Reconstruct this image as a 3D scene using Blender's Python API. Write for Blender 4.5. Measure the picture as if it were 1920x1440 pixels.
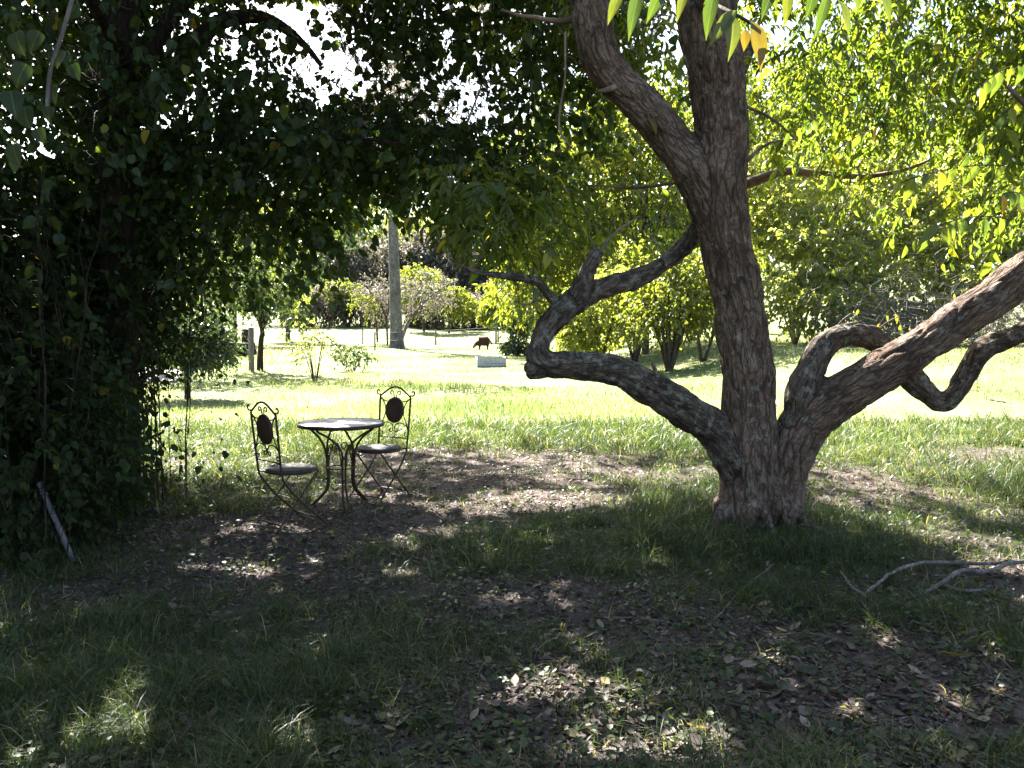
import bpy, math, random
import numpy as np
from mathutils import Vector, Matrix

for o in list(bpy.data.objects):
    bpy.data.objects.remove(o)
rng = np.random.default_rng(11)
random.seed(5)
scene = bpy.context.scene
COL = scene.collection

# ------------------------------------------------------------------ camera, sky, sun, exposure
FPX = 1566.0                      # focal length in photograph pixels (1920 wide)
PITCH = math.radians(4.0)
CAM_Z = 1.55
cam_data = bpy.data.cameras.new("camera")
cam_data.sensor_width = 36.0
cam_data.lens = FPX / 1920 * 36.0
cam_data.clip_start = 0.05
cam_data.clip_end = 3000
cam = bpy.data.objects.new("camera", cam_data)
COL.objects.link(cam)
cam.location = (0, 0, CAM_Z)
cam.rotation_euler = (math.radians(90) - PITCH, 0, 0)
scene.camera = cam

SUN_EL = math.radians(44)
SUN_AZ = math.radians(-27)        # from +Y, negative = to the left
world = bpy.data.worlds.new("World")
scene.world = world
world.use_nodes = True
wn = world.node_tree
bg = wn.nodes["Background"]
sky = wn.nodes.new("ShaderNodeTexSky")
sky.sky_type = 'NISHITA'
sky.sun_disc = False
sky.sun_elevation = SUN_EL
sky.sun_rotation = SUN_AZ
sky.dust_density = 2.5
sky.air_density = 1.0
wn.links.new(sky.outputs[0], bg.inputs[0])
bg.inputs[1].default_value = 0.05

sun_data = bpy.data.lights.new("sun", 'SUN')
sun_data.energy = 5.0
sun_data.angle = math.radians(0.5)
sun_data.color = (1.0, 0.96, 0.88)
sun = bpy.data.objects.new("sun", sun_data)
COL.objects.link(sun)
S = Vector((math.sin(SUN_AZ) * math.cos(SUN_EL), math.cos(SUN_AZ) * math.cos(SUN_EL), math.sin(SUN_EL)))
sun.rotation_euler = S.to_track_quat('Z', 'Y').to_euler()
sun.location = (-10, 40, 40)
SN = np.array(S)

scene.view_settings.view_transform = 'Standard'
scene.view_settings.look = 'None'
scene.view_settings.exposure = 3.4
scene.view_settings.gamma = 1.0
scene.render.engine = 'CYCLES'
cy = scene.cycles
cy.max_bounces = 7
cy.diffuse_bounces = 4
cy.glossy_bounces = 2
cy.transmission_bounces = 4
cy.transparent_max_bounces = 4
cy.sample_clamp_indirect = 6.0
cy.use_denoising = True
cy.caustics_reflective = False
cy.caustics_refractive = False

# ------------------------------------------------------------------ small maths
CP, SP = math.cos(PITCH), math.sin(PITCH)

def P(px, py, d):
    """World point on the sight line of photograph pixel (px, py) at distance d along +Y."""
    u = (px - 960) / FPX
    v = (720 - py) / FPX
    y = CP + v * SP
    z = -SP + v * CP
    k = d / y
    return np.array([u * k, d, CAM_Z + z * k])

def G(px, py):
    u = (px - 960) / FPX
    v = (720 - py) / FPX
    y = CP + v * SP
    z = -SP + v * CP
    k = -CAM_Z / z
    return np.array([u * k, y * k, 0.0])

def project(p):
    p = np.atleast_2d(p)
    x, y, z = p[:, 0], p[:, 1], p[:, 2] - CAM_Z
    f = y * CP - z * SP
    up = y * SP + z * CP
    f = np.where(np.abs(f) < 1e-3, 1e-3, f)
    px = 960 + FPX * x / f
    py = 720 - FPX * up / f
    return np.where(f > 0, px, -99999), np.where(f > 0, py, -99999), f

def norm(a):
    n = np.linalg.norm(a, axis=-1, keepdims=True)
    return a / np.maximum(n, 1e-9)

def sstep(a, b, x):
    t = np.clip((x - a) / (b - a), 0, 1)
    return t * t * (3 - 2 * t)

def _hash(ix, iy, iz, seed=0):
    h = (ix.astype(np.int64) * 374761393 + iy.astype(np.int64) * 668265263 +
         iz.astype(np.int64) * 2147483647 + seed * 974634777) & 0x7fffffff
    h = ((h ^ (h >> 13)) * 1274126177) & 0x7fffffff
    h = (h ^ (h >> 16)) & 0x7fffffff
    return h / 0x7fffffff

def vnoise(p, seed=0):
    """Value noise, 0..1, for (N,3) points."""
    i = np.floor(p)
    f = p - i
    f = f * f * (3 - 2 * f)
    i = i.astype(np.int64)
    out = 0
    for dx in (0, 1):
        wx = f[:, 0] if dx else 1 - f[:, 0]
        for dy in (0, 1):
            wy = f[:, 1] if dy else 1 - f[:, 1]
            for dz in (0, 1):
                wz = f[:, 2] if dz else 1 - f[:, 2]
                out = out + wx * wy * wz * _hash(i[:, 0] + dx, i[:, 1] + dy, i[:, 2] + dz, seed)
    return out

def fbm(p, seed=0, octs=3):
    a, s, t = 1.0, 0, 0
    for k in range(octs):
        s = s + a * vnoise(p * 2 ** k + 13.7 * k, seed + k)
        t += a
        a *= 0.5
    return s / t

def n2(x, y, freq, seed=0, octs=3):
    return fbm(np.stack([np.ravel(x) * freq, np.ravel(y) * freq, np.zeros(np.size(x)) + .5], 1), seed, octs).reshape(np.shape(x))

def worley(p):
    i = np.floor(p).astype(np.int64)
    f1 = np.full(len(p), 9.0)
    f2 = np.full(len(p), 9.0)
    for dx in (-1, 0, 1):
        for dy in (-1, 0, 1):
            for dz in (-1, 0, 1):
                c = i + np.array([dx, dy, dz])
                q = c + np.stack([_hash(c[:, 0], c[:, 1], c[:, 2], s) for s in (1, 2, 3)], 1)
                d = np.linalg.norm(p - q, axis=1)
                m = d < f1
                f2 = np.where(m, f1, np.minimum(f2, d))
                f1 = np.where(m, d, f1)
    return f1, f2

def spline(pts, n):
    """Catmull-Rom through rows of pts (any width), n samples."""
    p = np.asarray(pts, float)
    p = np.vstack([2 * p[0] - p[1], p, 2 * p[-1] - p[-2]])
    m = len(p) - 3
    t = np.linspace(0, m - 1e-6, n)
    k = t.astype(int)
    f = (t - k)[:, None]
    a, b, c, d = p[k], p[k + 1], p[k + 2], p[k + 3]
    return .5 * (2 * b + (c - a) * f + (2 * a - 5 * b + 4 * c - d) * f ** 2 + (3 * b - a - 3 * c + d) * f ** 3)

# ------------------------------------------------------------------ terrain
TREE_XY = np.array([1.80, 6.05])
TABLE_XY = np.array([-1.44, 7.0])

def terrain(x, y):
    x = np.asarray(x, float)
    y = np.asarray(y, float)
    z = .85 * sstep(1.5, 9, x) * sstep(11, 23, y)
    z = z + 1.3 * sstep(55, 95, y)
    z = z + 22 * sstep(110, 330, y)
    z = z + 0.25 * sstep(-5, -12, x) * sstep(14, 24, y)
    z = z + .13 * np.exp(-(((x - TREE_XY[0] - .05) / 1.25) ** 2 + ((y - TREE_XY[1] + .12) / .75) ** 2))
    near = np.exp(-(np.maximum(y - 8, 0) / 8) ** 2)
    z = z + near * (.07 * (n2(x, y, .8, 3, 2) - .5) + .05 * (n2(x, y, 4.0, 5, 2) - .5) + .022 * (n2(x, y, 13.0, 6, 1) - .5))
    z = z + (1 - near) * .25 * (n2(x, y, .09, 8, 2) - .5) * sstep(10, 18, y)
    return z

def gz(x, y):
    return float(terrain(np.array([x]), np.array([y]))[0])

SOIL = [  # px, py of a bare patch centre in the ground plane, radii in m, strength
    (860, 945, 1.1, .75, 1.3), (690, 985, .8, .55, 1.1), (980, 930, .7, .6, 1.2), (560, 1010, .9, .5, 1.0),
    (430, 1060, .8, .4, .9), (900, 855, 1.5, .8, .85), (1120, 870, .9, .8, .75), (1250, 905, .7, .6, .5), (1000, 885, 1.0, .8, .6), (1700, 930, 1.0, .7, .8), (1560, 880, .8, .8, .6), (720, 860, .8, .9, .6), (1760, 1020, .55, .55, 1.3),
    (1840, 850, 1.0, .7, 1.1), (1880, 1090, .5, .4, 1.2), (1640, 960, .5, .5, .7), (1250, 1360, .45, .3, 1.0),
    (980, 1290, .4, .3, .9), (1300, 1180, .7, .4, .8), (1500, 1300, .5, .35, .6), (1000, 1120, .6, .4, .8),
    (640, 1090, .7, .4, .7), (250, 1110, 1.0, .35, .8), (1700, 1250, .6, .4, .6), (1020, 1410, .5, .2, .7),
    (780, 905, .8, .8, .9), (330, 870, .5, .5, .6), (300, 985, .9, .5, .8), (1860, 1340, .4, .3, .6), (1560, 900, .6, .5, .4)]
_SG = [(G(a, b)[:2], c, d, e) for a, b, c, d, e in SOIL]

def soil(x, y):
    s = np.zeros(np.shape(x))
    for g, rx, ry, k in _SG:
        s = s + k * np.exp(-(((x - g[0]) / rx) ** 2 + ((y - g[1]) / ry) ** 2))
    s = s - 1.1 * np.exp(-(((x - TREE_XY[0]) / 1.35) ** 2 + ((y - TREE_XY[1] + .15) / .75) ** 2))
    s = s + 1.2 * (n2(x, y, 2.3, 21, 3) - .5) + .9 * (n2(x, y, 9.0, 25, 2) - .5)
    s = s + .30 * sstep(5.6, 4.2, y) * sstep(-2.0, .3, x) + .12 * sstep(5.6, 4.2, y)
    s = s * sstep(14.5, 10, y + 5.5 * (n2(x, y, .55, 27, 2) - .5))
    return np.clip(s + .08, 0, 1.2)

# ------------------------------------------------------------------ mesh and object helpers
def mesh_np(name, verts, polys, attrs=None, smooth=False, vec=None):
    """polys: list of int arrays (n,k). attrs: {name: per-vertex float}; vec: {name: (N,3)}"""
    me = bpy.data.meshes.new(name)
    verts = np.asarray(verts, np.float32)
    polys = [np.asarray(q, np.int32) for q in polys if len(q)]
    me.vertices.add(len(verts))
    me.vertices.foreach_set("co", verts.ravel())
    loops = np.concatenate([q.ravel() for q in polys])
    tot = np.concatenate([np.full(len(q), q.shape[1], np.int32) for q in polys])
    start = np.concatenate([[0], np.cumsum(tot)[:-1]]).astype(np.int32)
    me.loops.add(len(loops))
    me.loops.foreach_set("vertex_index", loops)
    me.polygons.add(len(tot))
    me.polygons.foreach_set("loop_start", start)
    if smooth:
        me.polygons.foreach_set("use_smooth", np.ones(len(tot), bool))
    for k, a in (attrs or {}).items():
        at = me.attributes.new(k, 'FLOAT', 'POINT')
        at.data.foreach_set("value", np.asarray(a, np.float32))
    for k, a in (vec or {}).items():
        at = me.attributes.new(k, 'FLOAT_VECTOR', 'POINT')
        at.data.foreach_set("vector", np.asarray(a, np.float32).ravel())
    me.update(calc_edges=True)
    return me

def obj(name, me, mat=None, parent=None, loc=None):
    if mat is not None and not me.materials:
        me.materials.append(mat)
    o = bpy.data.objects.new(name, me)
    COL.objects.link(o)
    if parent is not None:
        o.parent = parent
    if loc is not None:
        o.location = loc
    return o

def tag(o, label, cat, group=None, kind=None):
    o["label"] = label
    o["category"] = cat
    if group:
        o["group"] = group
    if kind:
        o["kind"] = kind
    return o

def thing(name, label, cat, loc=(0, 0, 0), rz=0.0, group=None):
    o = bpy.data.objects.new(name, None)
    COL.objects.link(o)
    o.location = loc
    o.rotation_euler = (0, 0, rz)
    o.empty_display_size = .1
    return tag(o, label, cat, group)

class MB:
    def __init__(self):
        self.v, self.q, self.t, self.n = [], [], [], 0
        self.ng = {}
    def add(self, v, quads=None, tris=None):
        v = np.asarray(v, float).reshape(-1, 3)
        if quads is not None and len(quads):
            self.q.append(np.asarray(quads) + self.n)
        if tris is not None and len(tris):
            self.t.append(np.asarray(tris) + self.n)
        self.v.append(v)
        self.n += len(v)
    def tube(self, pts, rad, sides=8, caps=True, squash=None):
        pts = np.asarray(pts, float)
        n = len(pts)
        rad = np.broadcast_to(np.asarray(rad, float), (n,))
        tan = norm(np.gradient(pts, axis=0))
        ref = np.array([0, 0, 1.0]) if abs(tan[0][2]) < .9 else np.array([1.0, 0, 0])
        u = norm(np.cross(tan[0], ref))
        a = np.linspace(0, 2 * np.pi, sides, endpoint=False)
        V = []
        for i in range(n):
            u = norm(u - tan[i] * np.dot(u, tan[i]))
            w = np.cross(tan[i], u)
            V.append(pts[i] + rad[i] * (np.cos(a)[:, None] * u + np.sin(a)[:, None] * w))
        V = np.concatenate(V)
        k = np.arange(sides)
        Q = np.concatenate([np.stack([i * sides + k, i * sides + (k + 1) % sides,
                                      (i + 1) * sides + (k + 1) % sides, (i + 1) * sides + k], 1) for i in range(n - 1)])
        T = []
        if caps:
            V = np.vstack([V, pts[0], pts[-1]])
            m = n * sides
            T = np.concatenate([np.stack([np.full(sides, m), (k + 1) % sides, k], 1),
                                np.stack([np.full(sides, m + 1), (n - 1) * sides + k, (n - 1) * sides + (k + 1) % sides], 1)])
        self.add(V, Q, T)
        return self
    def lathe(self, prof, sides=32, sx=1, sy=1, center=(0, 0, 0)):
        prof = np.asarray(prof, float)
        a = np.linspace(0, 2 * np.pi, sides, endpoint=False)
        n = len(prof)
        V = np.concatenate([np.stack([r * np.cos(a) * sx, r * np.sin(a) * sy, np.full(sides, z)], 1) for r, z in prof]) + np.array(center)
        k = np.arange(sides)
        Q = np.concatenate([np.stack([i * sides + k, i * sides + (k + 1) % sides, (i + 1) * sides + (k + 1) % sides, (i + 1) * sides + k], 1) for i in range(n - 1)])
        self.add(V, Q)
        return self
    def box(self, c, s, rot=None):
        c = np.array(c, float)
        s = np.array(s, float) / 2
        V = np.array([[x, y, z] for x in (-1, 1) for y in (-1, 1) for z in (-1, 1)]) * s
        if rot is not None:
            V = V @ np.array(rot).T
        self.add(V + c, [[0, 1, 3, 2], [4, 6, 7, 5], [0, 4, 5, 1], [2, 3, 7, 6], [0, 2, 6, 4], [1, 5, 7, 3]])
        return self
    def mesh(self, name, smooth=True, attrs=None):
        v = np.concatenate(self.v)
        polys = []
        if self.q:
            polys.append(np.concatenate(self.q))
        if self.t:
            polys.append(np.concatenate(self.t))
        return mesh_np(name, v, polys, attrs, smooth)
    def build(self, name, mat, parent=None, smooth=True, loc=None):
        return obj(name, self.mesh(name, smooth), mat, parent, loc)

# ------------------------------------------------------------------ materials
class NT:
    def __init__(self, name):
        self.m = bpy.data.materials.new(name)
        self.m.use_nodes = True
        self.t = self.m.node_tree
        self.t.nodes.clear()
        self.out = self.t.nodes.new("ShaderNodeOutputMaterial")
    def n(self, kind, **kw):
        nd = self.t.nodes.new("ShaderNode" + kind)
        for k, v in kw.items():
            if k.startswith("i_"):
                nd.inputs[k[2:].replace("_", " ")].default_value = v
            else:
                setattr(nd, k, v)
        return nd
    def l(self, a, b):
        self.t.links.new(a, b)
    def ramp(self, fac, stops):
        r = self.n("ValToRGB")
        el = r.color_ramp.elements
        while len(el) < len(stops):
            el.new(.5)
        for e, (p, c) in zip(el, stops):
            e.position = p
            e.color = (*c, 1) if len(c) == 3 else c
        if fac is not None:
            self.l(fac, r.inputs[0])
        return r.outputs[0]
    def noise(self, vec, scale, detail=3, rough=.55):
        nd = self.n("TexNoise")
        nd.inputs["Scale"].default_value = scale
        nd.inputs["Detail"].default_value = detail
        nd.inputs["Roughness"].default_value = rough
        if vec is not None:
            self.l(vec, nd.inputs["Vector"])
        return nd.outputs["Fac"]
    def mix(self, fac, a, b, blend='MIX'):
        nd = self.n("MixRGB", blend_type=blend)
        for s, k in ((fac, 0), (a, 1), (b, 2)):
            if hasattr(s, "is_output"):
                self.l(s, nd.inputs[k])
            else:
                nd.inputs[k].default_value = s if k == 0 else (*s, 1)
        return nd.outputs[0]
    def math(self, op, a, b=None):
        nd = self.n("Math", operation=op)
        for s, k in ((a, 0), (b, 1)):
            if s is None:
                continue
            if hasattr(s, "is_output"):
                self.l(s, nd.inputs[k])
            else:
                nd.inputs[k].default_value = s
        return nd.outputs[0]
    def bump(self, h, strength=.5, dist=.01):
        b = self.n("Bump")
        b.inputs["Strength"].default_value = strength
        b.inputs["Distance"].default_value = dist
        self.l(h, b.inputs["Height"])
        return b.outputs[0]
    def principled(self, col, rough=.6, spec=.5, metal=0.0, normal=None):
        p = self.n("BsdfPrincipled")
        if hasattr(col, "is_output"):
            self.l(col, p.inputs["Base Color"])
        else:
            p.inputs["Base Color"].default_value = (*col, 1)
        if hasattr(rough, "is_output"):
            self.l(rough, p.inputs["Roughness"])
        else:
            p.inputs["Roughness"].default_value = rough
        p.inputs["Specular IOR Level"].default_value = spec
        p.inputs["Metallic"].default_value = metal
        if normal is not None:
            self.l(normal, p.inputs["Normal"])
        return p.outputs[0]
    def done(self, sh):
        self.l(sh, self.out.inputs["Surface"])
        return self.m

def leaf_mat(name, stops, rough=.4, spec=.5, trans=.5, tcol=(2.5, 2.5, .8), per_object=False, spots=False):
    b = NT(name)
    if per_object:
        f = b.n("ObjectInfo").outputs["Random"]
    else:
        f = b.n("Attribute", attribute_name="tint").outputs["Fac"]
    col = b.ramp(f, stops)
    tc = b.n("TexCoord").outputs["Object"]
    v = b.noise(tc, 60 if not per_object else 6, 2)
    col = b.mix(.35, col, b.ramp(v, [(.3, (.55, .6, .5)), (.7, (1.25, 1.2, 1.2))]), 'MULTIPLY')
    if spots:
        sp = b.n("TexVoronoi")
        sp.inputs["Scale"].default_value = 7
        b.l(tc, sp.inputs["Vector"])
        col = b.mix(b.ramp(sp.outputs["Distance"], [(.06, (1, 1, 1)), (.12, (0, 0, 0))]), col, (.08, .05, .02))
    if per_object:
        sx = b.n("SeparateXYZ")
        b.l(tc, sx.inputs[0])
        ay = b.math('ABSOLUTE', sx.outputs[1])
        rib = b.ramp(ay, [(.015, (1, 1, 1)), (.04, (0, 0, 0))])
        ph = b.math('SINE', b.math('MULTIPLY', b.math('SUBTRACT', sx.outputs[0], b.math('MULTIPLY', ay, .55)), 55.0))
        vein = b.ramp(ph, [(.86, (0, 0, 0)), (1.0, (.6, .6, .6))])
        col = b.mix(b.math('MULTIPLY', b.math('MAXIMUM', rib, b.math('MULTIPLY', vein, .4)), .4), col, (.12, .13, .05))
        age = b.noise(tc, 2.2, 3)
        col = b.mix(.5, col, b.ramp(age, [(.35, (.7, .62, .5)), (.6, (1.15, 1.15, 1.1))]), 'MULTIPLY')
    pr = b.principled(col, rough, spec)
    tr = b.n("BsdfTranslucent")
    b.l(b.mix(1.0, col, tcol, 'MULTIPLY'), tr.inputs[0])
    mx = b.n("MixShader")
    mx.inputs[0].default_value = trans
    b.l(pr, mx.inputs[1])
    b.l(tr.outputs[0], mx.inputs[2])
    return b.done(mx.outputs[0])

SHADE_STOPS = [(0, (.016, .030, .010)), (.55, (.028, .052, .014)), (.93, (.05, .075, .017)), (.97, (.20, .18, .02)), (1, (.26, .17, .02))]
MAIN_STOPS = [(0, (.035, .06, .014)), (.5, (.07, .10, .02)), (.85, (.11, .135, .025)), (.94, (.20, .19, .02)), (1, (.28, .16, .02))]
THICK_STOPS = [(0, (.075, .095, .028)), (.5, (.135, .155, .045)), (.85, (.20, .20, .08)), (.95, (.18, .16, .05)), (1, (.2, .12, .05))]
BLUE_STOPS = [(0, (.025, .045, .028)), (.6, (.045, .07, .04)), (1, (.08, .10, .05))]
LIME_STOPS = [(0, (.06, .085, .02)), (.6, (.11, .13, .03)), (1, (.19, .18, .05))]
GREY_STOPS = [(0, (.085, .085, .075)), (.6, (.14, .135, .115)), (1, (.21, .185, .16))]
M = {}
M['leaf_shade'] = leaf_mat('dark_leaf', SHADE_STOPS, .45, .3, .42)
HEDGE_STOPS = [(p, tuple(.6 * q for q in c)) for p, c in SHADE_STOPS]  # shade tree leaf colours darkened, deepening the hedge's shade by colour
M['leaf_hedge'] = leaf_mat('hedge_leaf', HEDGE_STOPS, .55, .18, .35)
M['leaf_shade_one'] = leaf_mat('dark_leaf_single', SHADE_STOPS, .45, .3, .42, per_object=True)
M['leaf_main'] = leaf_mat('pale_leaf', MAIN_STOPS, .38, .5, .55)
M['leaf_main_one'] = leaf_mat('pale_leaf_single', MAIN_STOPS, .38, .5, .55, per_object=True)
M['leaf_yellow'] = leaf_mat('yellow_leaf', [(0, (.10, .085, .014)), (1, (.15, .11, .016))], .45, .4, .4, (1.3, 1.2, .6), per_object=True, spots=True)
M['leaf_dim'] = leaf_mat('dim_leaf', [(0, (.012, .024, .008)), (1, (.028, .042, .012))], .5, .3, .3, (2.0, 2.0, .8), per_object=True)  # darkened leaf colour gives the near left sprays their shaded look
M['leaf_near'] = leaf_mat('near_leaf', [(0, (.025, .045, .012)), (.6, (.04, .065, .014)), (1, (.07, .08, .015))], .4, .5, .35, (2.0, 2.0, .8), per_object=True)  # darker copy of the pale leaf, toning down sunlight on the near sprays
M['leaf_thicket'] = leaf_mat('thicket_leaf', THICK_STOPS, .28, .6, .6, (2.9, 2.9, 1.1))
M['leaf_blue'] = leaf_mat('glossy_shrub_leaf', BLUE_STOPS, .28, .7, .35)
M['leaf_lime'] = leaf_mat('lime_leaf', LIME_STOPS, .4, .5, .5)
M['leaf_grey'] = leaf_mat('grey_scrub_leaf', GREY_STOPS, .5, .4, .4, (1.5, 1.4, 1.1))
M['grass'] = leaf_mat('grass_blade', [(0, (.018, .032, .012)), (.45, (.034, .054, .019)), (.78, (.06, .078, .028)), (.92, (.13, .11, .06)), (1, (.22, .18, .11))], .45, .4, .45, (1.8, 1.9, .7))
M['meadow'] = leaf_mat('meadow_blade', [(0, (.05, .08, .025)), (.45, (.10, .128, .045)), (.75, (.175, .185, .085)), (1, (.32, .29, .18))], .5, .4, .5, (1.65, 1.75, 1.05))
M['dry'] = leaf_mat('dry_leaf', [(0, (.03, .021, .017)), (.5, (.065, .046, .037)), (.82, (.11, .082, .066)), (.97, (.22, .175, .14)), (1, (.24, .17, .04))], .6, .3, .12, (1.3, 1.1, .9))
M['dry_one'] = leaf_mat('dry_leaf_single', [(0, (.03, .021, .017)), (.5, (.065, .046, .037)), (.82, (.11, .082, .066)), (.97, (.22, .175, .14)), (1, (.24, .17, .04))], .6, .3, .12, (1.3, 1.1, .9), per_object=True)

def bark_mat(name, plate, plate2, crack, lichen=.0, scale=22, attr=True):
    b = NT(name)
    if attr:
        co = b.n("Attribute", attribute_name="bark_co").outputs["Vector"]
    else:
        tc = b.n("TexCoord").outputs["Object"]
        mp = b.n("Mapping")
        mp.inputs["Scale"].default_value = (1, 1, .3)
        b.l(tc, mp.inputs[0])
        co = mp.outputs[0]
    geo = b.n("NewGeometry").outputs["Position"]
    wob = b.n("TexNoise")
    wob.inputs["Scale"].default_value = scale * .8
    wob.inputs["Detail"].default_value = 5
    b.l(co, wob.inputs["Vector"])
    cow = b.mix(1.6 / scale, co, wob.outputs["Color"], 'ADD')
    def cells(sc):
        vo = b.n("TexVoronoi", feature='DISTANCE_TO_EDGE')
        vo.inputs["Scale"].default_value = sc
        b.l(cow, vo.inputs["Vector"])
        return vo.outputs["Distance"]
    vc = b.n("TexVoronoi", feature='F1')
    vc.inputs["Scale"].default_value = scale * 1.5
    b.l(cow, vc.inputs["Vector"])
    patch = b.noise(geo, 5, 3, .6)
    e1 = b.math('ADD', cells(scale * .8), b.math('MULTIPLY', b.math('SUBTRACT', patch, .5), .35))
    e2 = cells(scale * 1.9)
    edge1 = b.ramp(e1, [(.0, (0, 0, 0)), (.11, (1, 1, 1))])
    edge2 = b.ramp(e2, [(.0, (.35, .35, .35)), (.09, (1, 1, 1))])
    edge = b.math('MULTIPLY', edge1, edge2)
    fine = b.noise(co, scale * 6, 5, .7)
    big = b.noise(geo, 2.4, 3)
    col = b.mix(b.ramp(big, [(.35, (0, 0, 0)), (.65, (1, 1, 1))]), plate, plate2)
    col = b.mix(.5, col, b.ramp(vc.outputs["Color"], [(.1, (.6, .56, .53)), (.9, (1.3, 1.28, 1.25))]), 'MULTIPLY')
    col = b.mix(.7, col, b.ramp(fine, [(.3, (.45, .45, .45)), (.7, (1.35, 1.35, 1.35))]), 'MULTIPLY')
    col = b.mix(b.math('ADD', b.math('MULTIPLY', edge, .8), .2), crack, col)
    stain = b.ramp(b.noise(geo, 3.3, 5, .7), [(.50, (1, 1, 1)), (.68, (.42, .40, .40))])
    col = b.mix(.6, col, stain, 'MULTIPLY')
    if lichen:
        li = b.ramp(b.noise(geo, 14, 5, .7), [(.58 - lichen * .1, (0, 0, 0)), (.70 - lichen * .08, (1, 1, 1))])
        col = b.mix(b.math('MULTIPLY', li, .6), col, (.30, .29, .245))
    h = b.math('ADD', b.math('MULTIPLY', edge, .8), b.math('MULTIPLY', fine, .6))
    h = b.math('ADD', h, b.math('MULTIPLY', vc.outputs["Color"], .3))
    return b.done(b.principled(col, .88, .15, normal=b.bump(h, 1.0, .012)))

M['bark'] = bark_mat('flaky_bark', (.225, .160, .122), (.14, .092, .066), (.028, .019, .015), .25)
M['bark_lichen'] = bark_mat('lichen_bark', (.165, .128, .100), (.10, .073, .055), (.025, .019, .015), .7)
M['bark_dark'] = bark_mat('dark_bark', (.055, .042, .034), (.04, .032, .026), (.015, .012, .01), 0, 14, False)
M['bark_gum'] = bark_mat('gum_bark', (.20, .19, .19), (.14, .13, .13), (.07, .06, .06), 0, 5, False)
M['bark_pale'] = bark_mat('pale_branch_bark', (.24, .215, .20), (.17, .15, .14), (.10, .08, .07), 0, 10, False)
M['bark_twig'] = bark_mat('twig_bark', (.13, .10, .085), (.09, .07, .06), (.04, .03, .025), 0, 30, False)

def simple_mat(name, c1, c2, scale, rough=.7, spec=.3, metal=0, bump=.3, dist=.005):
    b = NT(name)
    tc = b.n("TexCoord").outputs["Object"]
    f = b.noise(tc, scale, 4, .6)
    col = b.ramp(f, [(.3, c1), (.7, c2)])
    return b.done(b.principled(col, rough, spec, metal, b.bump(f, bump, dist)))

M['iron'] = simple_mat('rusty_iron', (.022, .016, .013), (.06, .035, .022), 45, .55, .4, .3)
M['panel'] = simple_mat('rusty_panel', (.025, .016, .014), (.10, .05, .03), 18, .6, .4, .2)
M['seat'] = simple_mat('worn_seat', (.028, .025, .025), (.075, .068, .07), 22, .8, .12)
M['post'] = simple_mat('weathered_post', (.11, .10, .10), (.19, .175, .165), 12, .85, .2)
M['pole'] = simple_mat('grey_timber_pole', (.13, .13, .142), (.21, .205, .225), 18, .7, .3)
M['galv'] = simple_mat('galvanised_sheet', (.34, .35, .39), (.50, .51, .55), 10, .45, .5, .5)
M['wool'] = simple_mat('brown_wool', (.035, .018, .013), (.07, .036, .025), 30, .9, .1, 0, .8, .03)
M['face'] = simple_mat('tan_face_wool', (.14, .09, .055), (.22, .15, .09), 30, .9, .1)
M['gravel'] = simple_mat('pale_gravel', (.34, .30, .28), (.50, .45, .43), 30, .9, .2, 0, .6, .02)
M['wire'] = simple_mat('fence_wire', (.2, .2, .2), (.3, .3, .3), 30, .5, .5, .5)

def tabletop_mat():
    b = NT('stone_mosaic')
    tc = b.n("TexCoord").outputs["Object"]
    vo = b.n("TexVoronoi", feature='DISTANCE_TO_EDGE')
    vo.inputs["Scale"].default_value = 26
    b.l(tc, vo.inputs["Vector"])
    vc = b.n("TexVoronoi")
    vc.inputs["Scale"].default_value = 26
    b.l(tc, vc.inputs["Vector"])
    col = b.mix(.6, (.13, .13, .16), b.ramp(vc.outputs["Color"], [(0, (.06, .06, .08)), (1, (.22, .21, .24))]))
    e = b.ramp(vo.outputs["Distance"], [(.0, (0, 0, 0)), (.06, (1, 1, 1))])
    col = b.mix(e, (.09, .08, .08), col)
    dirt = b.noise(tc, 9, 4)
    col = b.mix(b.ramp(dirt, [(.5, (0, 0, 0)), (.75, (.6, .6, .6))]), col, (.07, .055, .045))
    return b.done(b.principled(col, b.ramp(dirt, [(.3, (.35, .35, .35)), (.7, (.6, .6, .6))]), .5, 0, b.bump(e, .4, .003)))
M['top'] = tabletop_mat()

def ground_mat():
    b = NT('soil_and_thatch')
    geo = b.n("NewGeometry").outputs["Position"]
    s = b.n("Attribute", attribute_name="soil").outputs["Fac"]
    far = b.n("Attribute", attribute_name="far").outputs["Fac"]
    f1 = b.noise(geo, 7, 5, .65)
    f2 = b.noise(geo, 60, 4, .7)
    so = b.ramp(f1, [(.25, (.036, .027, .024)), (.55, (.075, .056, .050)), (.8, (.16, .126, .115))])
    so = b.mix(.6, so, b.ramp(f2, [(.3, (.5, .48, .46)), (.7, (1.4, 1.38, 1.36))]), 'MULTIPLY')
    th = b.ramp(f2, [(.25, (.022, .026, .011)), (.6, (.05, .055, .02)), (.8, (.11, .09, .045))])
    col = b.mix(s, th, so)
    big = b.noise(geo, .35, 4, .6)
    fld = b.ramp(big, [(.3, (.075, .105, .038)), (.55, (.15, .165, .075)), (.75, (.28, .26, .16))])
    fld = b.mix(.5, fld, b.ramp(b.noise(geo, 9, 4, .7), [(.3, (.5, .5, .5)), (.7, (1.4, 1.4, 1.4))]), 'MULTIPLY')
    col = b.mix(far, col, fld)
    h = b.math('ADD', f1, b.math('MULTIPLY', f2, .5))
    return b.done(b.principled(col, .95, .1, 0, b.bump(h, .8, .03)))
M['ground'] = ground_mat()

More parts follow.
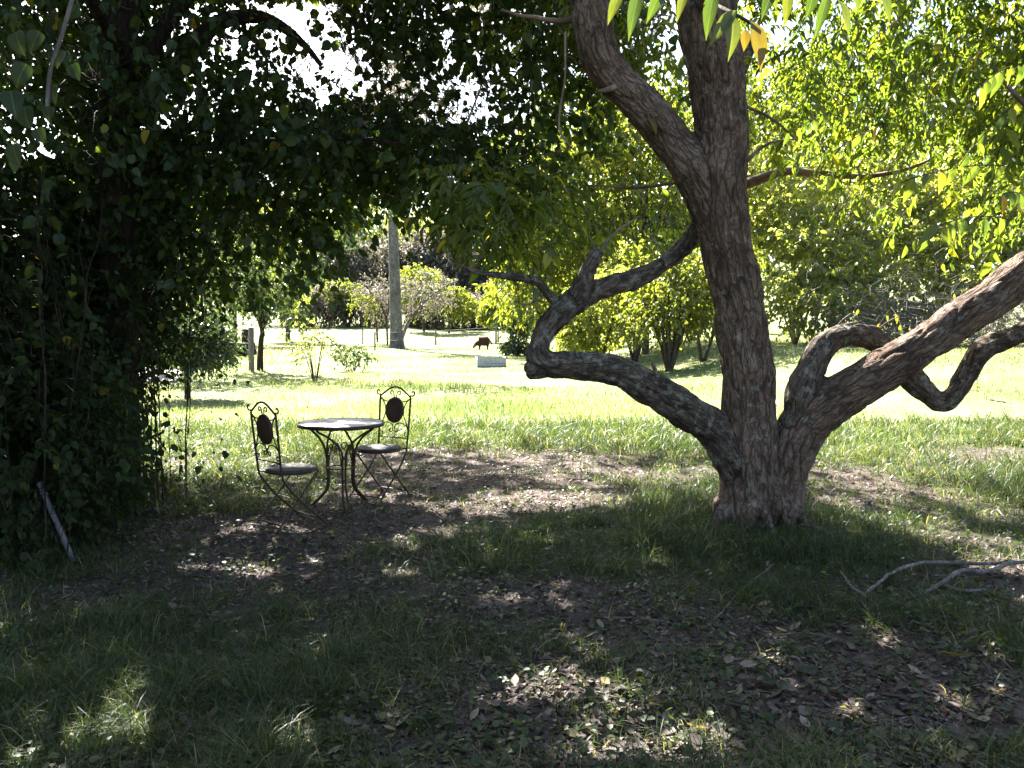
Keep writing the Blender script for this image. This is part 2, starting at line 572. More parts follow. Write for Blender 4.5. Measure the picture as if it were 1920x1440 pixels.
# ------------------------------------------------------------------ ground
def axis(lo, a, b, hi, step, grow=1.13):
    mid = list(np.arange(a, b, step))
    up, x, s = [], b, step
    while x < hi:
        up.append(x)
        s *= grow
        x += s
    up.append(hi)
    dn, x, s = [], a, step
    while x > lo:
        s *= grow
        x -= s
        dn.append(max(x, lo))
    return np.array(dn[::-1] + mid + up)

def build_ground():
    xs = axis(-700, -6, 7, 700, .055)
    ys = axis(-60, 1.5, 11.5, 900, .055)
    X, Y = np.meshgrid(xs, ys)
    Z = terrain(X, Y)
    nx, ny = len(xs), len(ys)
    V = np.stack([X.ravel(), Y.ravel(), Z.ravel()], 1)
    i = np.arange((ny - 1) * (nx - 1))
    r, c = i // (nx - 1), i % (nx - 1)
    a = r * nx + c
    Q = np.stack([a, a + 1, a + nx + 1, a + nx], 1)
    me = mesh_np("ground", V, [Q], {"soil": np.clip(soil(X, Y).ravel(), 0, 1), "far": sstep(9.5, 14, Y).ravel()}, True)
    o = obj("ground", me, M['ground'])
    o["kind"] = "structure"
build_ground()

def build_drive():
    b = MB()
    left = spline([(-8.6, 21.3), (-10, 20.3), (-14, 19), (-22, 17)], 26)
    right = spline([(-9.6, 24.5), (-11, 25.5), (-15, 26.5), (-22, 27)], 26)
    n = 7
    V = []
    for k in range(26):
        for j in range(n):
            p = left[k] * (1 - j / (n - 1)) + right[k] * j / (n - 1)
            V.append((p[0], p[1], gz(p[0], p[1]) + .03))
    Q = [[k * n + j, (k + 1) * n + j, (k + 1) * n + j + 1, k * n + j + 1] for k in range(25) for j in range(n - 1)]
    b.add(V, Q)
    o = b.build("gravel_drive", M['gravel'])
    o["kind"] = "structure"
build_drive()

# ------------------------------------------------------------------ leaf clouds
SHAPES = {  # (along, across, lift) of the two shoulder points and the tip drop
    'ovate': ((.22, .5, .06), (.66, .40, .05), -.10),
    'round': ((.10, .46, .05), (.58, .50, .06), -.08),
    'lance': ((.28, .5, .10), (.62, .40, .06), -.22)}

def leaf_arrays(pos, d, nor, L, W, shape):
    d = norm(d)
    s = norm(np.cross(nor, d))
    n = np.cross(d, s)
    a, b, tip = SHAPES[shape]
    L = L[:, None]
    W = W[:, None]
    v = np.empty((len(pos), 6, 3))
    v[:, 0] = pos
    v[:, 1] = pos + d * L * a[0] + s * W * a[1] + n * L * a[2]
    v[:, 2] = pos + d * L * b[0] + s * W * b[1] + n * L * b[2]
    v[:, 3] = pos + d * L + n * L * tip
    v[:, 4] = pos + d * L * b[0] - s * W * b[1] + n * L * b[2]
    v[:, 5] = pos + d * L * a[0] - s * W * a[1] + n * L * a[2]
    return v

def leaf_mesh(name, pos, d, nor, L, W, tint, shape):
    v = leaf_arrays(pos, d, nor, L, W, shape).reshape(-1, 3)
    k = np.arange(len(pos))[:, None] * 6
    q = np.concatenate([k + np.array([0, 3, 2, 1]), k + np.array([0, 5, 4, 3])])
    return mesh_np(name, v, [q], {"tint": np.repeat(tint, 6)})

def vol_sample(ells, n, freq=1.1, thr=.45, seed=0, shell=.0):
    """Points in a union of ellipsoids (cx,cy,cz,rx,ry,rz,weight), clumped by noise; returns points and outward dirs."""
    E = np.array(ells, float)
    w = E[:, 6] / E[:, 6].sum()
    out, od = [], []
    got = 0
    for _ in range(30):
        m = int(n * 2)
        k = rng.choice(len(E), m, p=w)
        u = norm(rng.normal(size=(m, 3)))
        r = rng.random(m) ** (1 / 3)
        if shell:
            r = 1 - (1 - r) * (1 - shell)
        p = E[k, :3] + u * E[k, 3:6] * r[:, None]
        keep = fbm(p * freq + 31.3, seed, 2) > thr + .12 * (rng.random(m) - .5)
        out.append(p[keep])
        od.append(u[keep])
        got += keep.sum()
        if got >= n:
            break
    return np.concatenate(out)[:n], np.concatenate(od)[:n]

def twig_leaves(C, D, K, tl, L, W, droop=.5, style='ovate', spread=.35):
    m = len(C)
    D = norm(D)
    tl = tl * (.6 + .8 * rng.random(m))
    t = (np.arange(K)[None] + .3 + .5 * rng.random((m, K))) / K
    down = np.array([0, 0, -1.0])
    p = C[:, None] + D[:, None] * (tl[:, None] * t)[..., None] + down * (droop * tl[:, None] * t ** 2)[..., None]
    tan = norm(D[:, None] + down * (2 * droop * t)[..., None])
    side = norm(np.cross(tan, np.array([0, 0, 1.0])) + .001)
    roll = rng.normal(size=(m, 1, 1)) * .5
    upv = np.cross(side, tan)
    side, upv = norm(side + roll * upv), norm(upv - roll * side)
    sg = np.where(np.arange(K) % 2, 1., -1.)[None, :, None]
    nz = rng.normal(size=(m, K, 3))
    if style == 'lance':
        d = .55 * tan + .75 * sg * side + .45 * down + .16 * nz
        n = upv + .3 * nz[:, :, ::-1]
    else:
        d = .45 * tan + .55 * sg * side + .6 * down + spread * nz
        n = .8 * upv + .3 * sg * side + .75 * rng.normal(size=(m, K, 3))
    Ls = L * (.5 + .95 * rng.random((m, K)) ** 1.3)
    Ws = W * (.75 + .5 * rng.random((m, K))) * Ls / L
    base = rng.random((m, 1)) * .55 + rng.random((m, K)) * .45
    f = lambda a: a.reshape(-1, a.shape[-1])
    ends = p[:, -1]
    return [f(p), f(d), f(n), Ls.ravel(), Ws.ravel(), np.clip(base, 0, 1).ravel()], (C, p[:, K // 2], ends)

def cat(sets):
    return [np.concatenate([s[i] for s in sets]) for i in range(6)]

def sel(A, m):
    return [a[m] for a in A]

def twig_mesh(name, a, b, c, r):
    """Three-sided thin twigs through a-b-c."""
    m = len(a)
    ang = np.array([0, 2.094, 4.189])
    d = norm(c - a)
    u = norm(np.cross(d, np.array([.3, .2, 1.0])))
    w = np.cross(d, u)
    r = np.broadcast_to(r, (m,))
    V = np.empty((m, 9, 3))
    for i, (p, k) in enumerate(((a, 1.0), (b, .7), (c, .25))):
        for j in range(3):
            V[:, i * 3 + j] = p + (r * k)[:, None] * (np.cos(ang[j]) * u + np.sin(ang[j]) * w)
    q = np.array([[i * 3 + j, i * 3 + (j + 1) % 3, (i + 1) * 3 + (j + 1) % 3, (i + 1) * 3 + j] for i in range(2) for j in range(3)])
    Q = (np.arange(m)[:, None, None] * 9 + q[None]).reshape(-1, 4)
    return mesh_np(name, V.reshape(-1, 3), [Q])

_unit = {}
OUTL = {'lance': [(0, .04), (.08, .22), (.2, .40), (.34, .5), (.5, .47), (.66, .36), (.8, .22), (.92, .08), (1, 0.005)],
        'round': [(0, .05), (.04, .32), (.14, .46), (.3, .5), (.5, .48), (.68, .38), (.82, .24), (.93, .09), (1, 0.005)],
        'ovate': [(0, .04), (.07, .28), (.18, .44), (.32, .5), (.5, .45), (.66, .34), (.8, .21), (.92, .08), (1, 0.005)]}
def unit_leaf(shape, mat):
    k = (shape, mat.name)
    if k not in _unit:
        V, Q = [], []
        for i, (t, w) in enumerate(OUTL[shape]):
            z = -.16 * t * t + .05 * math.sin(t * 3.1)
            V += [(t, w, z + .16 * w), (t, 0, z), (t, -w, z + .16 * w + .02 * math.sin(t * 9))]
            if i:
                a = (i - 1) * 3
                Q += [[a, a + 1, a + 4, a + 3], [a + 1, a + 2, a + 5, a + 4]]
        me = mesh_np("leaf", V, [np.array(Q)], None, True)
        me.materials.append(mat)
        _unit[k] = me
    return _unit[k]

def leaf_objects(A, shape, mat, parent, name="leaf"):
    pos, d, nor, L, W = A[:5]
    d = norm(d)
    s = norm(np.cross(nor, d))
    n = np.cross(d, s)
    inv = parent.matrix_basis.inverted() if parent else Matrix()
    me = unit_leaf(shape, mat)
    for i in range(len(pos)):
        o = bpy.data.objects.new(name, me)
        COL.objects.link(o)
        o.parent = parent
        m = np.eye(4)
        m[:3, 0] = d[i] * L[i]
        m[:3, 1] = s[i] * W[i]
        m[:3, 2] = n[i] * L[i]
        m[:3, 3] = pos[i]
        o.matrix_basis = inv @ Matrix(m.tolist())

def largest(A, count, dmin=.8):
    """Indices of the leaves that show largest inside the photograph's frame."""
    px, py, f = project(A[0])
    ok = (px > 10) & (px < 1910) & (py > 5) & (py < 1430) & (f > dmin)
    sc = np.where(ok, A[3] / np.maximum(f, .1), 0)
    k = np.argsort(-sc)[:count]
    m = np.zeros(len(px), bool)
    m[k] = True
    return m & ok

# gaps in the canopy: ground spots (photo pixel, radii in m, strength) towards which the leaves stand open
GAPS = [(300, 1395, .30, .20, 1.0), (975, 1295, .26, .15, .9), (1235, 1375, .36, .17, .95), (1190, 1300, .2, .11, .85), (1390, 1375, .12, .06, .5), (1090, 1230, .22, .1, .55),
        (660, 1000, .95, .32, .56), (460, 1070, .5, .2, .5), (880, 955, .62, .34, .78), (990, 935, .58, .36, .95), (1100, 945, .45, .26, .75), (1770, 1025, .46, .32, 1.0), (1690, 985, .38, .22, .75),
        (1895, 1095, .38, .24, .9), (1880, 1300, .28, .2, .45), (440, 1180, .12, .08, .5), (1500, 1400, .15, .08, .5), (1800, 1410, .15, .07, .55), (930, 1130, .35, .14, .5), (1100, 1110, .5, .2, .3), (1700, 1200, .5, .2, .3), (560, 1160, .4, .15, .3), (820, 1290, .15, .08, .45),
        (1250, 890, 1.3, .8, .42), (1650, 880, 1.2, .8, .6), (1850, 880, 1.1, .8, .7), (900, 850, 1.6, .6, .34), (560, 900, .9, .8, .30), (1010, 1420, .3, .1, .4), (1620, 1430, .2, .06, .4), (1020, 1150, .4, .12, .3)]
_GG = [(G(a, b)[:2], rx, ry, k) for a, b, rx, ry, k in GAPS]
OPEN = [(P(a, b, c), r) for a, b, c, r in ((1200, 40, 1.9, .2), (1550, 50, 2.1, .2), (1720, 320, 4.6, .35), (1840, 330, 4.5, .35), (1600, 250, 5.2, .35), (1480, 215, 5.6, .35), (1860, 140, 4.6, .3),
                                         (1770, 560, 5.7, .42), (1590, 612, 6.3, .38), (1850, 520, 5.6, .3), (1680, 640, 5.8, .2))]

def sunlit_gap(p):
    gx = p[:, 0] - SN[0] / SN[2] * p[:, 2]
    gy = p[:, 1] - SN[1] / SN[2] * p[:, 2]
    R = np.full(len(p), .05)
    for g, rx, ry, k in _GG:
        R = np.maximum(R, k * np.exp(-((gx - g[0]) / rx) ** 2 - ((gy - g[1]) / ry) ** 2))
    q = np.stack([gx, gy, np.zeros(len(p))], 1)
    F = R + 1.3 * (fbm(q * 6.5 + 3.1, 55, 2) - .5) + .2 * (vnoise(q * 16, 58) - .5)
    m = F > .31
    for g, r in OPEN:
        v = p - g
        t = v @ SN
        dd = np.linalg.norm(v - t[:, None] * SN, axis=1)
        m |= (dd < r) & (t > 0.4)
    return m

# ------------------------------------------------------------------ spreading tree with low limbs (right of centre)
TD = 6.05
def chain(rows):
    """rows of (px, py, width px, depth) -> (x,y,z,r)"""
    out = []
    for px, py, w, d in rows:
        p = P(px, py, d)
        out.append([*p, w / 2 * d / FPX])
    return np.array(out)

CH = {
    'trunk': chain([(1408, 1040, 140, 6.05), (1408, 1000, 128, 6.05), (1407, 950, 114, 6.05), (1406, 890, 110, 6.04), (1403, 820, 106, 6.03), (1404, 730, 97, 6.02),
                    (1387, 580, 95, 6.0), (1367, 480, 99, 5.98), (1350, 370, 102, 5.95), (1352, 235, 97, 5.9), (1342, 130, 102, 5.85), (1327, 40, 108, 5.8),
                    (1312, -90, 100, 5.75), (1290, -300, 84, 5.7), (1280, -560, 60, 5.8)]),
    'limb_a': chain([(1352, 420, 84, 5.95), (1310, 330, 82, 5.93), (1253, 253, 73, 5.9), (1201, 195, 71, 5.88), (1154, 148, 70, 5.86), (1123, 104, 70, 5.85), (1112, 52, 68, 5.83),
                     (1104, 0, 68, 5.8), (1085, -150, 62, 5.8), (1020, -330, 52, 5.9), (900, -560, 34, 6.3)]),
    'limb_b': chain([(1395, 880, 92, 6.03), (1345, 815, 76, 6.0), (1280, 765, 66, 5.95), (1210, 722, 60, 5.9), (1150, 695, 57, 5.87), (1085, 686, 53, 5.85), (1040, 684, 50, 5.84), (1012, 672, 47, 5.84),
                     (1013, 640, 42, 5.85), (1038, 600, 44, 5.9), (1080, 562, 46, 5.97), (1120, 545, 42, 6.03), (1180, 526, 36, 6.1), (1232, 505, 32, 6.18), (1272, 475, 32, 6.22), (1300, 440, 32, 6.27), (1318, 380, 28, 6.35), (1345, 250, 24, 6.6), (1420, 60, 18, 7.0)]),
    'knob': chain([(1020, 686, 44, 5.84), (1000, 694, 36, 5.82), (988, 699, 28, 5.81)]),
    'limb_c': chain([(1075, 570, 40, 5.95), (1092, 535, 38, 5.94), (1105, 500, 34, 5.92), (1122, 468, 27, 5.9)]),
    'limb_d': chain([(1062, 585, 30, 5.93), (1036, 562, 22, 5.93), (1018, 540, 19, 5.92), (1003, 526, 17, 5.9), (960, 519, 16, 5.85), (905, 512, 14, 5.75), (868, 500, 10, 5.7), (850, 480, 6, 5.65)]),
    'limb_e': chain([(1470, 1040, 84, 6.07), (1471, 985, 72, 6.07), (1473, 930, 70, 6.07), (1482, 865, 84, 6.05), (1514, 790, 92, 6.0), (1585, 736, 84, 5.92), (1660, 692, 76, 5.84), (1735, 645, 72, 5.76), (1810, 595, 72, 5.7), (1885, 542, 72, 5.62),
                     (1950, 492, 70, 5.55), (2060, 390, 70, 5.5), (2200, 250, 58, 5.5), (2330, 60, 44, 5.6)]),
    'limb_f': chain([(1496, 790, 64, 5.98), (1510, 720, 60, 5.97), (1532, 672, 53, 6.0), (1556, 640, 47, 6.06), (1594, 624, 45, 6.14), (1634, 634, 43, 6.2), (1672, 664, 43, 6.24), (1708, 706, 44, 6.26),
                     (1742, 741, 42, 6.3), (1772, 757, 38, 6.27), (1797, 732, 38, 6.25), (1824, 680, 38, 6.22), (1850, 650, 38, 6.2), (1888, 634, 36, 6.15), (1930, 614, 34, 6.1), (2010, 570, 30, 6.0), (2120, 500, 22, 5.9)])}

def tube_for(b, c, n, sides=14):
    s = spline(c, n)
    b.tube(s[:, :3], np.maximum(s[:, 3], .004), sides)
    return s

def build_spreading_tree():
    base = (TREE_XY[0], TREE_XY[1], gz(*TREE_XY))
    tree = thing("spreading_tree", "large spreading tree with flaky bark, low crooked limbs and pale green leaves", "tree", base)
    inv = np.array(base)
    b = MB()
    samples, ids = [], []
    names = list(CH)
    for k, nme in enumerate(names):
        s = tube_for(b, CH[nme], 6 * len(CH[nme]))
        # dense samples along the axis for bark coordinates
        s2 = spline(CH[nme], 14 * len(CH[nme]))
        samples.append(s2)
        ids.append(np.full(len(s2), k))
    # root flare
    gb = np.array([TREE_XY[0], TREE_XY[1], base[2]])
    for a, ln, r in ((3.3, .34, .075), (4.2, .29, .07), (5.3, .30, .07), (.1, .26, .07), (1.4, .28, .08), (2.5, .28, .08)):
        dirv = np.array([math.cos(a), math.sin(a), 0])
        pts = np.array([gb + dirv * .12 + [0, 0, .34], gb + dirv * .2 + [0, 0, .16], gb + dirv * .28 + [0, 0, .05], gb + dirv * ln + [0, 0, -.06]])
        s = spline(np.hstack([pts, np.array([[r], [r], [r * .8], [r * .5]])]), 14)
        b.tube(s[:, :3], s[:, 3], 12)
    for a, ln, r in ((3.5, .55, .045), (4.6, .48, .04), (5.6, .5, .045)):
        dirv = np.array([math.cos(a), math.sin(a), 0])
        side_ = np.array([-dirv[1], dirv[0], 0]) * random.uniform(-.12, .12)
        pts = [gb + dirv * .2 + [0, 0, .14], gb + dirv * .32 + side_ * .5 + [0, 0, .05]]
        for q in (.75, 1.0):
            e_ = gb + dirv * ln * q + side_
            pts.append(np.array([e_[0], e_[1], gz(e_[0], e_[1]) - (.015 if q < 1 else .05)]))
        s = spline(np.hstack([np.array(pts), np.array([[r * 1.3], [r], [r * .75], [r * .4]])]), 16)
        b.tube(s[:, :3], s[:, 3], 10)
    tmp = b.mesh("tmp")
    to = obj("tmp", tmp)
    md = to.modifiers.new("r", 'REMESH')
    md.mode = 'VOXEL'
    md.voxel_size = .0125
    dg = bpy.context.evaluated_depsgraph_get()
    ev = to.evaluated_get(dg).to_mesh()
    nv = len(ev.vertices)
    V = np.empty(nv * 3, np.float32)
    ev.vertices.foreach_get("co", V)
    V = V.reshape(-1, 3).astype(float)
    npoly = len(ev.polygons)
    li = np.empty(len(ev.loops), np.int32)
    ev.loops.foreach_get("vertex_index", li)
    tot = np.empty(npoly, np.int32)
    ev.polygons.foreach_get("loop_total", tot)
    ne = len(ev.edges)
    E = np.empty(ne * 2, np.int32)
    ev.edges.foreach_get("vertices", E)
    E = E.reshape(-1, 2)
    to.evaluated_get(dg).to_mesh_clear()
    bpy.data.objects.remove(to)
    assert (tot == 4).all()
    F = li.reshape(-1, 4)
    deg = np.bincount(E.ravel(), minlength=nv)[:, None]
    def smooth_once(A):
        acc = np.zeros_like(A)
        for c in range(A.shape[1]):
            acc[:, c] = np.bincount(E[:, 0], A[E[:, 1], c], nv) + np.bincount(E[:, 1], A[E[:, 0], c], nv)
        return acc / np.maximum(deg, 1)
    for _ in range(7):
        V = .4 * V + .6 * smooth_once(V)
    # nearest axis sample
    SA = np.concatenate(samples)
    IA = np.concatenate(ids)
    near = np.empty(nv, int)
    for i in range(0, nv, 4000):
        d = np.linalg.norm(V[i:i + 4000, None] - SA[None, :, :3], axis=2) - SA[None, :, 3]
        near[i:i + 4000] = d.argmin(1)
    # frames
    s_len, U, Wv, ax = [], [], [], []
    for s2 in samples:
        tan = norm(np.gradient(s2[:, :3], axis=0))
        u = norm(np.cross(tan[0], np.array([0, 1.0, .1])))
        for i in range(len(s2)):
            u = norm(u - tan[i] * np.dot(u, tan[i]))
            U.append(u)
            Wv.append(np.cross(tan[i], u))
        s_len.append(np.concatenate([[0], np.cumsum(np.linalg.norm(np.diff(s2[:, :3], axis=0), axis=1))]))
        ax.append(tan)
    U, Wv, SL, AX = np.array(U), np.array(Wv), np.concatenate(s_len), np.concatenate(ax)
    r = V - SA[near, :3]
    along = SL[near] + np.einsum('ij,ij->i', r, AX[near])
    bc = np.stack([np.einsum('ij,ij->i', r, U[near]), np.einsum('ij,ij->i', r, Wv[near]), along * .24 + IA[near] * 3.7], 1)
    # relief
    fn = V[F]
    nrm = np.cross(fn[:, 2] - fn[:, 0], fn[:, 3] - fn[:, 1])
    N = np.zeros_like(V)
    for k in range(4):
        for c in range(3):
            N[:, c] += np.bincount(F[:, k], nrm[:, c], nv)
    N = norm(N)
    f1, f2 = worley(bc * 17 + 1.3 * np.stack([fbm(bc * 14, 5 + i, 3) for i in range(3)], 1))
    thick = sstep(.02, .09, SA[near, 3])
    disp = .010 * (sstep(0.02, .26, f2 - f1) - .7) + .045 * (fbm(V * 4.2, 2, 2) - .5) + .012 * (fbm(bc * 26, 9, 2) - .5)
    disp = disp * (.35 + .65 * thick)
    # lumps on the low limbs
    low = np.isin(IA[near], [names.index(x) for x in ('limb_b', 'limb_c', 'limb_f', 'limb_d', 'knob')])
    disp = disp + np.where(low, .035 * (fbm(V * 7.5, 14, 2) - .5) * (.3 + .7 * thick), 0)
    for px_, py_, dd_, rr_, hh_ in ((1335, 790, 5.93, .06, .035), (1440, 700, 5.9, .05, .02), (1375, 640, 5.88, .05, .018), (1300, 285, 5.85, .05, .03), (1180, 165, 5.8, .06, .03), (1560, 770, 5.85, .06, .03), (1700, 690, 5.72, .05, .022),
                                    (1835, 655, 6.15, .05, .03), (1600, 640, 6.25, .05, .025), (1250, 735, 5.88, .05, .028), (1120, 690, 5.8, .05, .03), (1360, 330, 5.85, .045, .02), (1350, 470, 5.88, .05, .016), (1410, 880, 5.9, .07, .025)):
        c_ = P(px_, py_, dd_)
        disp = disp + hh_ * np.exp(-(np.linalg.norm(V - c_, axis=1) / rr_) ** 2)
    disp = disp + .012 * (np.abs(fbm(bc * np.array([9, 9, 4]), 31, 2) - .5) * -2 + .3) * thick
    V = V + N * disp[:, None]
    fid = IA[near][F[:, 0]]
    spec = {'trunk': ('trunk', 'bark'), 'limb_a': ('limb', 'bark'), 'limb_b': ('limb', 'bark_lichen'), 'limb_c': ('limb', 'bark_lichen'),
            'limb_d': ('limb', 'bark_lichen'), 'limb_e': ('limb', 'bark'), 'limb_f': ('limb', 'bark_lichen'), 'knob': ('knob', 'bark_lichen')}
    for k, nme in enumerate(names):
        fm = fid == k
        if not fm.any():
            continue
        used, idx = np.unique(F[fm], return_inverse=True)
        me = mesh_np(spec[nme][0], V[used] - inv, [idx.reshape(-1, 4)], None, True, {"bark_co": bc[used]})
        nrmv = N[used]
        obj(spec[nme][0], me, M[spec[nme][1]], tree)
    return tree, inv

main_tree, main_inv = build_spreading_tree()

def wind(px, py, x0, y0, x1, y1):
    return (px > x0) & (px < x1) & (py > y0) & (py < y1)

def env_noise(p, s=1.7):
    return (fbm(p * s, 77, 2) - .5) * 2

# outline of the trunk and limbs: leaves in front of it are thinned (the photograph shows the wood bare)
WOOD = [(np.array([(c[0]) for c in CH[k]]), CH[k]) for k in CH]
_WS = np.concatenate([spline(CH[k], 8 * len(CH[k])) for k in CH if k != 'knob'])
_wx, _wy, _wf = project(_WS[:, :3])
_wr = _WS[:, 3] / _wf * FPX

def hides_wood(p, pad=6):
    px, py, f = project(p)
    m = np.zeros(len(p), bool)
    cand = np.where((f < 6.3) & (px > 840) & (px < 1960) & (py > 120) & (py < 1000))[0]
    for i in range(0, len(cand), 4000):
        c = cand[i:i + 4000]
        d = np.hypot(px[c][:, None] - _wx[None], py[c][:, None] - _wy[None]) - _wr[None]
        m[c] = d.min(1) < pad
    return m

MAIN_E = [  # visible crown
    (3.4, 7.0, 4.4, 2.6, 1.8, 1.2, 2.4), (4.4, 5.6, 3.6, 1.6, 1.4, 1.1, 1.8), (1.7, 8.0, 4.4, 2.0, 1.4, .9, 1.1), (4.6, 8.2, 3.4, 2.0, 1.4, 1.1, 1.0),
    (.9, 8.4, 2.8, 1.4, 1.0, .6, .6), (-.1, 6.4, 2.35, .6, .6, .38, .3), (.2, 7.0, 4.6, 1.6, 1.6, .7, .9)]
def over(rows):
    """Crown ellipsoids given by the ground spot they shade: (gx, gy, z, rx, ry, rz, weight)."""
    return [(r[0] + SN[0] / SN[2] * r[2], r[1] + SN[1] / SN[2] * r[2], *r[2:]) for r in rows]
HIGH_E = over([(.6, 3.5, 5.3, 2.6, 1.1, .5, 1.6), (.6, 5.4, 6.9, 2.9, 1.4, .6, 1.9), (2.3, 3.7, 5.6, 1.5, 1.2, .5, 1.0), (2.7, 5.5, 6.9, 1.6, 1.2, .6, 1.0), (-.2, 9.0, 9.2, 2.2, 1.3, .5, .9), (1.5, 8.6, 8.8, 2.2, 1.3, .6, .6), (3.6, 7.4, 7.6, 1.8, 1.6, .6, .4)])  # high leaf masses out of view, added to shade the ground below

def build_main_crown():
    C, D = vol_sample(MAIN_E, 3300, .9, .46, 3)
    D = D * np.array([1, 1, .35]) + .5 * rng.normal(size=D.shape)
    A, tw = twig_leaves(C, D, 13, .34, .088, .026, .55, 'lance')
    C2, D2 = vol_sample(MAIN_E, 550, .9, .40, 4)
    A2, tw2 = twig_leaves(C2, D2 + .5 * rng.normal(size=D2.shape), 8, .34, .12, .05, .6, 'lance')
    CH_, DH = vol_sample(HIGH_E, 3700, .6, .36, 8)
    AH, twH = twig_leaves(CH_, DH * [1, 1, .3] + .5 * rng.normal(size=DH.shape), 12, .6, .14, .065, .4, 'lance')
    px, py, f = project(AH[0])
    AH = sel(AH, ~(wind(px, py, -50, -10, 1970, 1500)))
    A = cat([A, A2])
    px, py, f = project(A[0])
    lim = np.interp(px, [700, 850, 900, 1000, 1060, 1300, 1420, 1520, 1640, 1720, 1800, 1960], [380, 480, 520, 520, 470, 470, 360, 400, 440, 520, 545, 500])
    keep = (py < lim + 22 * env_noise(A[0], 2.5)) & ~hides_wood(A[0])
    keep &= rng.random(len(px)) > .9 * np.exp(-((px - 620) / 330) ** 2 - ((py - 100) / 170) ** 2)
    keep &= rng.random(len(px)) > .8 * np.exp(-((px - 1560) / 190) ** 2 - ((py - 430) / 150) ** 2)
    keep &= rng.random(len(px)) > .55 * np.exp(-((px - 1150) / 200) ** 2 - ((py - 400) / 150) ** 2)
    keep &= ~((f < 3.2) & (py > 60))
    A = sel(A, keep)
    A = cat([A, AH])
    A = sel(A, ~sunlit_gap(A[0] + norm(A[1]) * A[3][:, None] * .5))
    big = largest(A, 270)
    leaf_objects(sel(A, big), 'lance', M['leaf_main_one'], main_tree)
    R = sel(A, ~big)
    R[0] = R[0] - main_inv
    o = obj("crown", leaf_mesh("crown", *R, 'lance'), M['leaf_main'], main_tree)
    o["kind"] = "stuff"
    k = rng.random(len(tw[0])) < .8
    a, b_, c = tw[0][k], tw[1][k], tw[2][k]
    ok = ~hides_wood(b_, 12)
    o = obj("twigs", twig_mesh("twigs", a[ok] - main_inv, b_[ok] - main_inv, c[ok] - main_inv, .004), M['bark_twig'], main_tree)
    o["kind"] = "stuff"
build_main_crown()

def branch(name, rows, parent, mat, inv, sides=8):
    b = MB()
    s = spline(np.array(rows, float), 7 * len(rows))
    wob = np.stack([fbm(s[:, :3] * 3 + 7 * i, 40 + i, 2) - .5 for i in range(3)], 1) * .08
    b.tube(s[:, :3] + wob * np.linspace(0, 1, len(s))[:, None] - inv, np.maximum(s[:, 3], .003), sides)
    return b.build(name, mat, parent)

def pr(px, py, d, w):
    return [*P(px, py, d), w / 2 * d / FPX]

# upper branches of the spreading tree
for rows in ([pr(1330, 60, 5.8, 40), pr(1420, -80, 6.2, 34), pr(1560, -220, 7.0, 26), pr(1750, -330, 8.5, 16)],
             [pr(1400, 345, 9.5, 20), pr(1470, 322, 9.3, 17), pr(1540, 327, 9.1, 14), pr(1620, 330, 8.9, 10), pr(1700, 316, 8.7, 7), pr(1760, 290, 8.5, 4)],
             [pr(1530, 328, 9.1, 12), pr(1545, 290, 9.1, 10), pr(1530, 250, 9.0, 6)],
             [pr(1400, 200, 6.5, 6), pr(1450, 225, 6.6, 5), pr(1500, 265, 6.7, 3)],
             [pr(1100, 20, 5.85, 16), pr(1060, 40, 5.9, 12), pr(1000, 35, 6.0, 8), pr(940, 20, 6.2, 5)],
             [pr(1060, 60, 5.8, 5), pr(1058, 150, 5.75, 4), pr(1052, 240, 5.75, 4), pr(1075, 280, 5.75, 3)],
             [pr(1310, 340, 6.1, 8), pr(1250, 345, 6.4, 6), pr(1180, 350, 6.6, 5), pr(1090, 352, 6.8, 3)],
             [pr(1960, 480, 5.55, 40), pr(1990, 380, 5.3, 26), pr(1960, 250, 5.0, 14), pr(1880, 150, 4.8, 7)],
             [pr(1330, 30, 5.8, 24), pr(1300, -120, 4.6, 18), pr(1320, -160, 3.4, 10), pr(1330, -120, 2.5, 6)]):
    branch("branch", rows, main_tree, M['bark'], main_inv)

for rows in ([pr(1235, 715, 5.85, 12), pr(1228, 690, 5.82, 9), pr(1222, 676, 5.8, 6)], [pr(1160, 160, 5.8, 14), pr(1135, 170, 5.7, 9), pr(1122, 172, 5.66, 6)],
             [pr(1560, 640, 6.2, 8), pr(1575, 610, 6.1, 4), pr(1600, 590, 6.05, 2)], [pr(1640, 628, 6.3, 6), pr(1660, 605, 6.2, 3), pr(1690, 590, 6.15, 2)], [pr(1090, 680, 5.8, 8), pr(1082, 660, 5.75, 5), pr(1080, 648, 5.72, 3)],
             [pr(1120, 480, 5.9, 8), pr(1150, 440, 5.95, 5), pr(1200, 410, 6.1, 3)], [pr(1015, 560, 5.9, 6), pr(985, 570, 5.85, 3), pr(960, 560, 5.8, 2)], [pr(1400, 300, 5.85, 9), pr(1440, 270, 5.8, 5), pr(1490, 262, 5.8, 3)], [pr(1250, 500, 6.1, 6), pr(1240, 470, 6.1, 4), pr(1215, 440, 6.2, 2)]):
    branch("branch", rows, main_tree, M['bark_lichen'], main_inv, 7)

